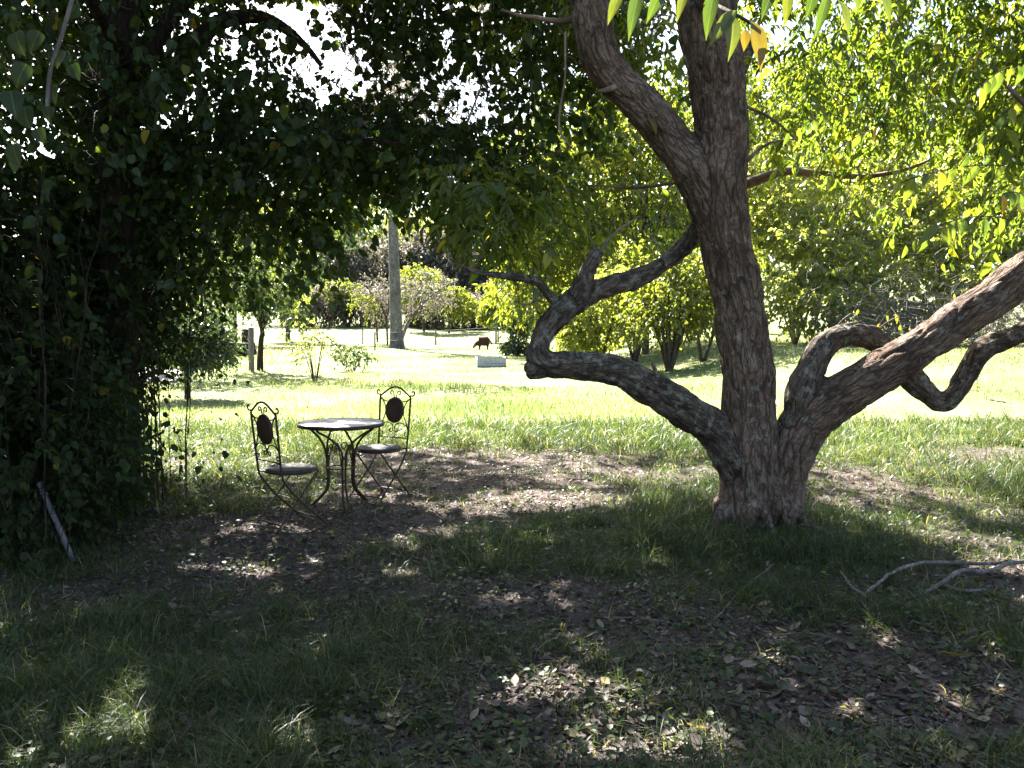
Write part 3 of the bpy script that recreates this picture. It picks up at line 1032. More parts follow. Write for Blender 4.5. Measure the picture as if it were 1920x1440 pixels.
def big_sprays():
    """The near sprays hanging into the top of the picture."""
    D = []
    spec = [(1168, -20, 1.9, 1130, 60, .13, .036, 0), (1200, -20, 1.9, 1172, 95, .14, .04, 0), (1245, -30, 1.9, 1205, 60, .13, .04, 0), (1290, -25, 1.9, 1262, 55, .12, .03, 0), (1340, -20, 1.85, 1318, 95, .13, .042, 0),
            (1380, 20, 1.8, 1315, 100, .13, .04, 0), (1375, 30, 1.8, 1368, 132, .14, .042, 0), (1408, 40, 1.85, 1440, 155, .16, .055, 1), (1398, 55, 1.9, 1395, 105, .08, .03, 1),
            (1455, -30, 2.0, 1420, 50, .13, .04, 0), (1480, -25, 2.0, 1470, 65, .12, .034, 0), (1530, -30, 2.1, 1508, 55, .13, .04, 0), (1555, -20, 2.1, 1520, 100, .15, .036, 0), (1570, 0, 2.1, 1605, 85, .13, .034, 0),
            (1600, -30, 2.2, 1615, 40, .11, .034, 0), (1440, -30, 2.0, 1462, 30, .10, .034, 0), (1215, -40, 1.95, 1240, 30, .1, .034, 0), (1648, -20, 2.3, 1680, 60, .13, .036, 0)]
    for yel in (0, 1):
        pos, d, nor, L, W = [], [], [], [], []
        for px, py, dd, ex, ey, l, w, y in spec:
            if y != yel:
                continue
            a = P(px, py, dd)
            e = P(ex, ey, dd + .03 * (random.random() - .5))
            v = e - a
            pos.append(a)
            d.append(v)
            nor.append(np.array([.5 * (random.random() - .5), -1, .35 + .5 * random.random()]))
            L.append(np.linalg.norm(v) * .8)
            W.append(w * .75)
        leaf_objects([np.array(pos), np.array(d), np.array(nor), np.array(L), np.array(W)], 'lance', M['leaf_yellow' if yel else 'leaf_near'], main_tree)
    # right hand sprays of lighter leaves
    for (px, py, dd, dx, dy, n, l) in ((1690, 300, 4.6, 190, 70, 9, .14), (1760, 380, 4.4, 130, 90, 9, .15), (1800, 270, 4.7, 110, -20, 8, .13), (1880, 320, 4.4, 60, 120, 8, .14), (1700, 420, 4.8, 120, 60, 7, .13), (1560, 250, 5.2, 120, 40, 8, .13),
                                        (1480, 215, 5.6, 150, 30, 11, .10), (1840, 120, 4.6, 80, 60, 8, .14), (1000, 560, 5.6, 0, 0, 3, .12), (975, 545, 5.65, -20, 10, 3, .12), (1640, 600, 6.1, 30, 40, 4, .08), (1700, 605, 6.1, -30, 30, 4, .08), (1590, 600, 6.0, 20, 40, 3, .07)):
        a = P(px + dx, py + dy - 60, dd + .3)
        e = P(px, py, dd)
        t = np.linspace(0, 1, n)[:, None]
        pts = a * (1 - t) + e * t - np.array([0, 0, .12]) * t ** 2
        side = np.where(np.arange(n) % 2, 1, -1)[:, None]
        tan = norm(np.gradient(pts, axis=0)) if np.linalg.norm(a - e) > .02 else np.tile([[-.5, 0, -.4]], (n, 1))
        dr = tan * .4 + np.array([0, 0, -.8]) + side * np.array([.35, .1, .25]) + .2 * rng.normal(size=(n, 3))
        nor = np.tile(np.array([[0.1, -.8, .6]]), (n, 1)) + .35 * rng.normal(size=(n, 3))
        LL = l * (.7 + .4 * rng.random(n))
        leaf_objects([pts, dr, nor, LL, LL * .36], 'lance', M['leaf_main_one'], main_tree)
        b = MB()
        b.tube(pts - main_inv, .003, 4)
        b.build("leaf_stalk", M['bark_twig'], main_tree)
    b = MB()
    b.tube(spline([P(1270, -60, 2.0), P(1330, 0, 1.95), P(1375, 25, 1.85), P(1410, 45, 1.87)], 14) - main_inv, .004, 5)
    b.build("leaf_stalk", M['bark_twig'], main_tree)
    # single yellow leaf caught on the left limb
    leaf_objects([np.array([P(1212, 205, 5.78)]), np.array([P(1232, 250, 5.76) - P(1212, 205, 5.78)]), np.array([[.3, -1, .2]]), np.array([.2]), np.array([.06])], 'lance', M['leaf_yellow'], main_tree)
big_sprays()

# ------------------------------------------------------------------ dense dark tree on the left
SH_BASE = (-3.35, 7.1, gz(-3.35, 7.1))
SH_INV = np.array(SH_BASE)
shade_tree = thing("shade_tree", "dense dark tree at left whose leafy canopy hangs over the table and chairs", "tree", SH_BASE)
branch("trunk", [[-3.4, 7.1, -.1, .2], [-3.36, 7.1, 1.0, .17], [-3.3, 7.05, 2.2, .165], [-3.22, 7.0, 3.4, .15], [-3.15, 6.95, 4.6, .13], [-3.2, 7.0, 6.2, .09]], shade_tree, M['bark_dark'], SH_INV, 14)
LIMBS = [
    [pr(240, 230, 7.0, 40), pr(330, 130, 7.1, 34), pr(400, 50, 7.2, 30), pr(470, 30, 7.2, 26), pr(530, 50, 7.3, 20), pr(570, 85, 7.4, 13), pr(600, 120, 7.4, 8)],
    [pr(245, 280, 7.0, 26), pr(420, 225, 7.6, 16), pr(620, 240, 8.4, 10), pr(800, 235, 9.0, 7), pr(950, 275, 9.4, 4)],
    [pr(240, 330, 7.0, 26), pr(380, 330, 7.3, 18), pr(520, 370, 7.7, 9), pr(640, 430, 7.9, 4)],
    [pr(240, 300, 7.0, 22), pr(420, 270, 7.0, 15), pr(620, 262, 7.0, 9), pr(760, 268, 7.0, 5)],
    [pr(240, 150, 6.9, 30), pr(420, -60, 7.2, 26), pr(700, -60, 7.6, 18), pr(820, 20, 7.8, 12), pr(880, 90, 7.9, 6)],
    [pr(230, 400, 7.0, 14), pr(330, 430, 7.2, 8), pr(400, 470, 7.4, 3)],
    [pr(235, 120, 6.9, 30), pr(150, -40, 6.0, 24), pr(60, -160, 5.0, 16)],
    [pr(560, 230, 8.2, 8), pr(640, 340, 8.2, 5), pr(690, 410, 8.1, 3)]]
for r_ in LIMBS:
    branch("branch", r_, shade_tree, M['bark_dark'], SH_INV)

SHADE_E = [
    (-3.6, 7.4, 4.4, 2.6, 2.2, 1.7, 3.0), (-1.9, 8.0, 3.4, 2.0, 1.7, 1.0, 2.8), (-.6, 8.6, 3.7, 1.9, 1.6, .95, 2.0), (-2.0, 7.4, 4.8, 2.4, 2.0, 1.0, 1.8), (-4.2, 6.2, 2.9, 1.5, 1.5, 1.5, 2.2),
    (-2.7, 8.0, 2.6, 1.4, 1.4, .8, 1.9), (-.9, 7.4, 2.9, 1.3, 1.0, .6, 1.0), (.4, 9.0, 4.2, 1.6, 1.5, .9, 1.0), (-5.5, 8.5, 3.5, 2.2, 2.2, 2.2, 2.0), (-.4, 7.6, 4.6, 1.6, 1.4, .6, .8), (-4.6, 7.6, 5.3, 2.2, 1.6, 1.0, 1.5), (-5.2, 8.6, 5.2, 1.8, 1.2, 1.2, 1.6), (-3.0, 10.2, 3.3, 1.7, .9, .7, 1.5), (-1.7, 9.8, 3.6, 1.2, .8, .5, .7)]  # includes a hidden rear clump added to sharpen the shade by the table
SHIGH_E = over([(-1.8, 3.4, 5.2, 2.6, 1.1, .5, 1.5), (-1.6, 5.4, 6.8, 2.8, 1.3, .6, 1.6), (-2.0, 7.3, 7.4, 2.4, 1.3, .6, .9), (-5.0, 4.5, 7.0, 2.6, 3.0, 1.2, 1.8), (-4.8, 8.0, 7.2, 2.0, 2.2, 1.0, 1.2), (-.5, .6, 6.2, 1.3, 1.2, .6, .7)]) + [(-5.5, 1.5, 3.8, 2.2, 4.0, 1.8, 1.6), (-3.0, 2.0, 5.2, 2.5, 3.0, .9, 1.0)]  # out-of-view leaf masses added to shade the ground and block sky light

def build_shade_crown():
    C, D = vol_sample(SHADE_E, 11300, 1.1, .45, 13)
    D = D * np.array([1, 1, .3]) + .6 * rng.normal(size=D.shape)
    A, tw = twig_leaves(C, D, 8, .30, .078, .052, .7, 'round', .45)
    CH_, DH = vol_sample(SHIGH_E, 5200, .6, .36, 18)
    AH, _ = twig_leaves(CH_, DH * [1, 1, .3] + .5 * rng.normal(size=DH.shape), 10, .6, .125, .085, .4, 'round')
    px, py, f = project(AH[0])
    AH = sel(AH, ~wind(px, py, -60, -15, 1980, 1500))
    px, py, f = project(A[0])
    lim = np.interp(px, [-400, 150, 230, 300, 350, 450, 560, 690, 740, 800, 900, 1000, 1100, 1300], [2000, 1000, 760, 640, 575, 570, 585, 560, 500, 470, 440, 420, 380, 330])
    keep = (py < lim + 32 * env_noise(A[0], 2.2)) & ~hides_wood(A[0], 4)
    def blob(cx, cy, rx, ry, rot=0.0):
        c_, s_ = math.cos(rot), math.sin(rot)
        dx, dy = px - cx, py - cy
        return np.exp(-((dx * c_ + dy * s_) / rx) ** 2 - ((-dx * s_ + dy * c_) / ry) ** 2)
    gapn = fbm(A[0] * 2.6, 91, 2)
    thin = np.maximum.reduce([blob(610, 95, 260, 105, .25), .9 * blob(820, 165, 170, 70, .3), .5 * blob(900, 330, 170, 150), .35 * blob(420, 480, 300, 120)])
    keep &= rng.random(len(px)) > np.clip(thin * 1.08 * (.5 + 1.1 * sstep(.36, .56, gapn)), 0, .975)
    keep &= f > 2.4
    A = sel(A, keep)
    A = cat([A, AH])
    A = sel(A, ~sunlit_gap(A[0] + norm(A[1]) * A[3][:, None] * .5))
    big = largest(A, 285)
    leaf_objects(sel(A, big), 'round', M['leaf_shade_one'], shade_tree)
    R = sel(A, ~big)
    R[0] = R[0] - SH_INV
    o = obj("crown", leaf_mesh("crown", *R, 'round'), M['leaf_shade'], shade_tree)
    o["kind"] = "stuff"
    a, b_, c = tw
    px, py, f = project(c)
    ok = (py < np.interp(px, [-400, 230, 300, 350, 690, 740, 900, 1300], [2000, 760, 640, 575, 560, 500, 440, 330])) & ~hides_wood(b_, 10)
    o = obj("twigs", twig_mesh("twigs", a[ok] - SH_INV, b_[ok] - SH_INV, c[ok] - SH_INV, .004), M['bark_dark'], shade_tree)
    o["kind"] = "stuff"
    # a few near hanging sprays at the upper left
    L_, D_, N_, P_ = [], [], [], []
    for px, py, d, l in ((50, 120, 3.0, .09), (75, 60, 3.0, .08), (30, 60, 3.0, .09), (45, 200, 3.0, .085), (100, 160, 3.05, .07), (120, 95, 3.1, .07), (135, 120, 3.1, .065), (20, 170, 2.9, .09), (70, 240, 3.0, .06), (95, 200, 3.0, .055), (25, 270, 2.9, .08)):
        P_.append(P(px, py, d)); D_.append([random.uniform(-.5, .5), -.2, -1]); N_.append([random.uniform(-.4, .4), -1, .5]); L_.append(l)
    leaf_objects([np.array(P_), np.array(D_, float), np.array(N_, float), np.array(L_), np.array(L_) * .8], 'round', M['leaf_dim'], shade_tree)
    b = MB()
    b.tube(spline([P(140, -20, 3.1), P(118, 60, 3.08), P(95, 130, 3.05), P(88, 210, 3.0)], 12) - SH_INV, .007, 6)
    b.build("branch", M['bark_pale'], shade_tree)
build_shade_crown()

# ------------------------------------------------------------------ hedge shrubs at the left edge
def shrub(name, label, cat_, base, ells, n, K, leaf, shape, mat, stems, stem_mat, group=None, tl=.3, thr=.42, freq=1.2, droop=.4, style='ovate', filt=None, parts=0, one=None, stem_r=.02, twigs=True):
    base = np.array([base[0], base[1], gz(base[0], base[1])])
    t = thing(name, label, cat_, tuple(base), 0, group)
    E = [(e[0] + base[0], e[1] + base[1], e[2] + base[2], *e[3:]) for e in ells]
    C, D = vol_sample(E, n, freq, thr, int(abs(base[0] * 7 + base[1] * 3)) + 1)
    A, tw = twig_leaves(C, D * [1, 1, .6] + .5 * rng.normal(size=D.shape), K, tl, leaf[0], leaf[1], droop, style)
    A = sel(A, A[0][:, 2] > base[2] + .02)
    if filt is not None:
        A = sel(A, filt(A[0]))
    A = sel(A, ~sunlit_gap(A[0] + norm(A[1]) * A[3][:, None] * .5))
    if parts:
        big = largest(A, parts)
        leaf_objects(sel(A, big), shape, M[one], t)
        A = sel(A, ~big)
    A[0] = A[0] - base
    o = obj("crown", leaf_mesh("crown", *A, shape), M[mat], t)
    o["kind"] = "stuff"
    if twigs:
        a, b_, c = tw
        ok = (a[:, 2] > base[2] + .05)
        if filt is not None:
            ok &= filt(c)
        o = obj("twigs", twig_mesh("twigs", a[ok] - base, b_[ok] - base, c[ok] - base, max(.004, base[1] * .00035)), M[stem_mat], t)
        o["kind"] = "stuff"
    for rows in stems:
        b = MB()
        s = spline(np.array(rows, float), 5 * len(rows))
        wob = np.stack([fbm((s[:, :3] + base) * 2.2 + 5 * i, 50 + i, 2) - .5 for i in range(3)], 1) * .25 * np.linspace(0, 1, len(s))[:, None]
        b.tube(s[:, :3] + wob * min(1, stem_r * 20), s[:, 3], 7)
        b.build("stem" if len(stems) > 1 else "trunk", M[stem_mat], t)
    return t

def hedge_filter(p):
    px, py, f = project(p)
    lim = np.interp(py, [0, 500, 600, 700, 800, 900, 1000, 1100], [430, 380, 325, 290, 280, 285, 280, 240])
    t_ = np.clip((py - 905) / 148, 0, 1)
    pole = (np.abs(px - (74 + 66 * t_)) < 20) & (py > 880) & (py < 1070) & (f < 6.0)
    return (px < lim - 55 + 85 * env_noise(p, 2.6) + rng.exponential(38, len(px))) & ~pole

HLAB = ["dark leafy hedge shrub at the left edge behind the leaning pole", "dark hedge shrub of thin upright stems left of the left chair", "tall dark hedge shrub filling the far left edge", "dark hedge shrub deepest in the shade behind the other left shrubs"]
hedge_spec = [((-3.35, 5.7), [(0, 0, .75, .8, .6, .8, 1.5), (-.6, .2, 1.8, .7, .7, 1.0, 1)], 900), ((-3.25, 7.2), [(.1, 0, .8, .95, .8, .95, 1.5), (.1, .2, 1.9, .8, .7, .7, 1)], 1500),
              ((-4.4, 6.8), [(0, 0, 1.4, 1.0, 1.0, 1.5, 1)], 1400), ((-4.6, 8.6), [(0, 0, 1.6, 1.5, 1.0, 1.7, 1)], 1500)]
for (bs, el, n), lab in zip(hedge_spec, HLAB):
    st = []
    for k in range(14):
        x, y = random.uniform(-.5, .4), random.uniform(-.4, .4)
        hh = random.uniform(1.8, 3.2)
        lx, ly = random.uniform(-.3, .3), random.uniform(-.3, .3)
        r = random.uniform(.0035, .008)
        st.append([[x, y, -.05, r], [x + lx * .3, y + ly * .3, hh * .35, r * .85], [x + lx * .7, y + ly * .7, hh * .7, r * .6], [x + lx, y + ly, hh, r * .3]])
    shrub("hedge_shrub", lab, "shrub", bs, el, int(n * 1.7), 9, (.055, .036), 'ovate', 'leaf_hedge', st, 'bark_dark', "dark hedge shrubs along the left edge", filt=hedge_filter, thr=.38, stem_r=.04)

# ------------------------------------------------------------------ bistro table and chairs
def spiral(c, r0, a0, turns, n=16, grow=.25):
    t = np.linspace(0, 1, n)
    a = a0 + turns * 2 * np.pi * t
    r = r0 * (1 - (1 - grow) * t)
    return np.stack([c[0] + r * np.cos(a), c[1] + r * np.sin(a)], 1)

def build_chair(loc, facing, label):
    t = thing("bistro_chair", label, "chair", (loc[0], loc[1], gz(*loc)), math.atan2(facing[1], facing[0]) - math.pi / 2, "iron bistro chairs at the table")
    IR = M['iron']
    def back(p2):           # back-plane (across, height) -> local xyz, leaning back
        p2 = np.asarray(p2, float)
        return np.stack([p2[:, 0], -.185 - .10 * (p2[:, 1] - .45), p2[:, 1]], 1)
    def rod(name, pts, r=.0055, n=None, parent=t, flat=True):
        pts = back(pts) if flat else np.asarray(pts, float)
        if n:
            pts = spline(pts, n)
        b = MB()
        b.tube(pts, r, 7)
        return b.build(name, IR, parent)
    for s in (-1, 1):
        # upright that runs on down as the front leg
        up = back([(s * .18, .885), (s * .178, .75), (s * .174, .6), (s * .17, .5)])
        leg = np.array([[s * .17, -.18, .43], [s * .17, -.15, .36], [s * .172, -.03, .22], [s * .178, .12, .08], [s * .182, .20, .0]])
        rod("leg", np.vstack([up, leg]), .009, 40, flat=False)
        rod("leg", [[s * .155, .15, .43], [s * .155, .1, .38], [s * .155, -.02, .24], [s * .16, -.16, .08], [s * .162, -.23, 0]], .008, 24, flat=False)
        rod("scroll", np.vstack([[(s * .18, .885)], spiral((s * .203, .925), .03, math.pi * (1.25 if s > 0 else -.25), -s * -.85 if s < 0 else .85, 14)]), .006)
        # scrolls under the arch
        rod("scroll", np.vstack([spline([(s * .178, .875), (s * .12, .845), (s * .05, .845), (s * .012, .875)], 12), spiral((s * .045, .915), .026, math.pi * (1.0 if s > 0 else 0), -s * .95, 14)]), .005)
        # side bow, touching the oval
        rod("scroll", [(s * .178, .875), (s * .13, .83), (s * .106, .765), (s * .122, .69), (s * .172, .60)], .005, 24)
        # heart below the oval
        rod("scroll", np.vstack([spline([(s * .172, .58), (s * .15, .625), (s * .09, .652), (s * .03, .64), (s * .006, .61)], 14), spiral((s * .034, .588), .026, math.pi * (.85 if s > 0 else .15), s * .9, 14)]), .005)
        rod("scroll", np.vstack([[(s * .172, .585)], spiral((s * .145, .56), .03, math.pi * (.25 if s > 0 else .75), -s * 1.0, 16)]), .005)
    rod("arch", [(-.18, .885), (-.12, .925), (-.06, .96), (0, .972), (.06, .96), (.12, .925), (.18, .885)], .008, 30)
    rod("back_rail", [(-.172, .52), (0, .52), (.172, .52)], .006)
    # oval back panel
    b = MB()
    a = np.linspace(0, 2 * np.pi, 36, endpoint=False)
    ring = lambda k, off: back(np.stack([.104 * k * np.cos(a), .765 + .116 * k * np.sin(a)], 1)) + np.array([0, off, 0])
    V = np.vstack([ring(1, -.009), ring(1, .009), ring(.9, .012), ring(.9, -.012), ring(.01, .014), ring(.01, -.014)])
    k = np.arange(36)
    k1 = (k + 1) % 36
    def band(i, j):
        return np.stack([i * 36 + k, i * 36 + k1, j * 36 + k1, j * 36 + k], 1)
    b.add(V, np.vstack([band(0, 1), band(1, 2), band(2, 4), band(3, 0), band(5, 3)]))
    b.build("back_panel", M['panel'], t, True)
    # seat
    b = MB()
    b.lathe([(.0005, .452), (.17, .455), (.192, .455), (.203, .447), (.206, .435), (.2, .424), (.185, .42), (.0005, .424)], 40, 1.0, .98)
    seat = b.build("seat", M['seat'], t)
    b = MB()
    b.tube(np.stack([.203 * np.cos(np.append(a, 0)), .199 * np.sin(np.append(a, 0)), np.full(37, .436)], 1), .009, 7, caps=False)
    b.build("rim", IR, seat)
    rod("stretcher", [[-.18, .17, .045], [.18, .17, .045]], .006, flat=False)
    rod("stretcher", [[-.16, -.19, .05], [.16, -.19, .05]], .006, flat=False)
    rod("stretcher", [[-.172, -.02, .215], [.172, -.02, .215]], .005, flat=False)
    rod("seat_rail", [[-.17, -.18, .43], [.17, -.18, .43]], .007, flat=False)
    return t

build_chair((-1.71, 6.40), (.69, .72), "iron bistro chair at the left of the table, its scrolled back half turned away")
build_chair((-1.18, 7.33), (-.55, -.83), "iron bistro chair behind the table, its scrolled oval back facing the camera")

def build_table():
    t = thing("bistro_table", "round iron bistro table with dappled stone top between the two chairs", "table", (*TABLE_XY, gz(*TABLE_XY)), math.radians(-10))
    b = MB()
    b.lathe([(.0005, .716), (.33, .716), (.350, .715), (.352, .704), (.345, .698), (.0005, .696)], 56)
    top = b.build("table_top", M['top'], t)
    b = MB()
    b.lathe([(.3535, .718), (.362, .716), (.364, .702), (.358, .688), (.3465, .690), (.3465, .697)], 56)
    b.build("rim", M['iron'], top)
    for k in range(3):
        b = MB()
        a0 = math.radians(180 + 120 * k)
        for s in (-1, 1):
            at = a0 + s * math.radians(60) * .88
            av = a0 + s * math.radians(6)
            c = lambda ang, r, z: (r * math.cos(ang), r * math.sin(ang), z)
            m1 = a0 + s * math.radians(40)
            m2 = a0 + s * math.radians(20)
            b.tube(spline([c(at, .285, .69), c(at, .265, .66), c(m1, .20, .61), c(m2, .155, .54), c(av, .135, .46), c(av, .125, .36), c(av, .12, .24), c(av, .135, .15), c(av, .19, .08), c(a0 + s * .04, .27, .004)], 44), .0095, 8)
        leg = b.build("leg", M['iron'], t)
        for zc in (.43, .24):
            bb = MB()
            cc = np.array([.128 * math.cos(a0), .128 * math.sin(a0), zc])
            bb.tube(np.array([cc - [0, 0, .009], cc + [0, 0, .009]]), .021, 10)
            bb.build("collar", M['iron'], leg)
        # scroll between this leg and the next
        am = a0 + math.radians(60)
        e1 = np.array([.13 * math.cos(a0 + .15), .13 * math.sin(a0 + .15)])
        e2 = np.array([.13 * math.cos(a0 + math.radians(120) - .15), .13 * math.sin(a0 + math.radians(120) - .15)])
        def plane(p2):
            p2 = np.asarray(p2)
            return np.array([np.append(e1 * (1 - u) + e2 * u, z) for u, z in p2])
        for s in (0, 1):
            sp = spiral((.34 if s == 0 else .66, .50), .16, math.pi if s == 0 else 0, -1.2 if s == 0 else 1.2, 22)
            sp[:, 1] = .50 + (sp[:, 1] - .50) * .24
            lead = spline([(.02 if s == 0 else .98, .36), (.06 if s == 0 else .94, .42), (.14 if s == 0 else .86, .48)], 8)
            b = MB()
            b.tube(plane(np.vstack([lead, sp[1:]])), .005, 6)
            b.build("scroll", M['iron'], t)
    b = MB()
    a = np.linspace(0, 2 * np.pi, 31)
    b.tube(np.stack([.118 * np.cos(a), .118 * np.sin(a), np.full(31, .335)], 1), .006, 6, caps=False)
    b.build("ring", M['iron'], t)
build_table()

# ------------------------------------------------------------------ leaning pole, fallen branches
def build_pole():
    a, e = P(74, 905, 5.62), G(140, 1053)
    e = np.array([e[0], e[1], gz(e[0], e[1]) - .02])
    t = thing("timber_pole", "pale grey square pole leaning into the dark hedge at left", "pole", tuple(e))
    v = a - e
    z = norm(v)
    x = norm(np.cross(z, [0, 1, 0]))
    y = np.cross(z, x)
    R = np.stack([x, y, z], 1)
    b = MB()
    L = np.linalg.norm(v)
    b.box(z * L * .5, (.028, .022, L), R)
    b.build("shaft", M['pole'], t, False)
    b = MB()
    b.box(z * (L * .86), (.036, .03, .035), R)
    b.build("collar", M['pole'], t, False)
build_pole()

def fallen(name, label, rows_list, mat, cat_="branch", group=None):
    """rows_list: list of lists of (px, py, width px, lift) lying on the ground."""
    first = G(*rows_list[0][0][:2])
    base = np.array([first[0], first[1], gz(first[0], first[1])])
    b = MB()
    for rows in rows_list:
        pts = []
        for px, py, w, lift in rows:
            g = G(px, py)
            pts.append([g[0], g[1], gz(g[0], g[1]) + lift + w / 2 * g[1] / FPX, max(w / 2 * g[1] / FPX, .002)])
        s = spline(np.array(pts), 8 * len(pts))
        wob = (np.stack([fbm(s[:, :3] * 9 + 3 * i, 60 + i, 2) for i in range(3)], 1) - .5) * .03
        wob[:, 2] *= .4
        b.tube(s[:, :3] + wob - base, s[:, 3] * (1 + .25 * (fbm(s[:, :3] * 30, 3, 2) - .5)), 8)
    me = b.mesh(name)
    o = obj(name, me, M[mat], None, tuple(base))
    return tag(o, label, cat_, group)

fallen("fallen_branch", "long pale bare branch with a forked thin end lying on the grass at right",
       [[(1800, 1083, 7, .05), (1735, 1087, 7, .06), (1690, 1098, 7, .06), (1655, 1112, 6, .05), (1635, 1124, 6, .04), (1620, 1131, 5, .03)],
        [(1620, 1131, 7, .03), (1592, 1120, 6, .04), (1578, 1100, 4, .05)], [(1620, 1131, 5, .03), (1640, 1142, 4, .02), (1650, 1163, 3, .01)], [(1800, 1083, 7, .05), (1870, 1084, 6, .05), (1930, 1080, 5, .06)]], 'bark_pale')
fallen("fallen_branch", "thicker pale bare branch lying in front of the forked one at right edge",
       [[(1975, 1080, 9, .06), (1900, 1084, 9, .06), (1850, 1098, 8, .05), (1800, 1098, 9, .05), (1762, 1116, 9, .03), (1722, 1130, 7, .01)], [(1768, 1115, 8, .03), (1800, 1122, 7, .03), (1850, 1120, 5, .03)]], 'bark_pale')
TW = [[(900, 1170, 3, .01), (960, 1174, 3, .012), (1010, 1180, 2, .01)], [(1150, 1160, 3, .01), (1215, 1167, 3, .01), (1290, 1178, 2, .01)], [(1330, 1178, 2, .01), (1390, 1120, 2, .03), (1450, 1085, 2, .04)],
      [(1560, 1262, 2, .03), (1580, 1280, 2, .01), (1610, 1298, 3, .01)], [(460, 985, 3, .01), (520, 996, 3, .01), (560, 1000, 2, .01)], [(1020, 850, 2, .02), (1080, 847, 2, .02), (1130, 843, 1.5, .02)],
      [(1870, 965, 3, .04), (1900, 990, 3, .03), (1935, 1015, 2, .02)], [(1440, 1195, 2, .01), (1500, 1188, 2, .02), (1560, 1196, 2, .01)], [(1120, 1312, 3, .02), (1180, 1325, 3, .01), (1240, 1322, 2, .02)], [(1650, 1360, 3, .01), (1720, 1350, 3, .02), (1790, 1362, 2, .01)]]
TWL = ["thin dry twig on the dark ground left of the grass tuft", "thin dry twig on bare soil below the big trunk", "thin dry twig propped up in the grass in front of the trunk", "short bent twig in the shaded grass at lower right", "short twig on the soil in front of the left chair",
       "thin pale twig on the far bare soil right of the chair behind the table", "thin twig slanting through the grass at the right edge", "thin twig between trunk base and lower right grass", "thin twig beside the lit seedling in the foreground", "thin twig on the leaf litter at the bottom right"]
for r_, l_ in zip(TW, TWL):
    fallen("fallen_twig", l_, [r_], 'bark_pale', "twig", "thin twigs fallen on the ground")

# ------------------------------------------------------------------ grass, litter
def blades(n_pts, xy, h, w, lean, mat, name, label, segs=2, tint=None):
    n = len(xy)
    a = rng.random(n) * 2 * np.pi
    dirv = np.stack([np.cos(a), np.sin(a), np.zeros(n)], 1)
    fa = rng.random(n) * 2 * np.pi
    side = np.stack([np.cos(fa), np.sin(fa), np.zeros(n)], 1)
    base = np.stack([xy[:, 0], xy[:, 1], terrain(xy[:, 0], xy[:, 1]) - .005], 1)
    ln = (lean * (.3 + rng.random(n)))[:, None]
    V = []
    for i in range(segs + 1):
        t = i / segs
        c = base + dirv * (h[:, None] * ln * t ** 1.8) + np.array([0, 0, 1.0]) * (h * (t - .45 * np.minimum(ln[:, 0], 1.4) * t ** 2.2))[:, None]
        ww = (w * (1 - .6 * t))[:, None] * .5
        if i < segs:
            V += [c - side * ww, c + side * ww]
        else:
            V += [c]
    V = np.stack(V, 1)
    k = np.arange(n)[:, None] * (2 * segs + 1)
    Q = np.concatenate([k + np.array([2 * i, 2 * i + 1, 2 * i + 3, 2 * i + 2]) for i in range(segs - 1)]) if segs > 1 else []
    T = k + np.array([2 * segs - 2, 2 * segs - 1, 2 * segs])
    if tint is None:
        tint = rng.random(n)
    me = mesh_np(name, V.reshape(-1, 3), [Q, T], {"tint": np.repeat(tint, 2 * segs + 1)})
    return me

def frustum_xy(n, d0, d1, power=1.0, margin=1.25):
    u = rng.random(n)
    if abs(power - 1) < 1e-6:
        d = d0 * (d1 / d0) ** u
    else:
        e = 1 - power
        d = (d0 ** e + u * (d1 ** e - d0 ** e)) ** (1 / e)
    x = (rng.random(n) * 2 - 1) * d * .613 * margin
    return np.stack([x, d], 1)

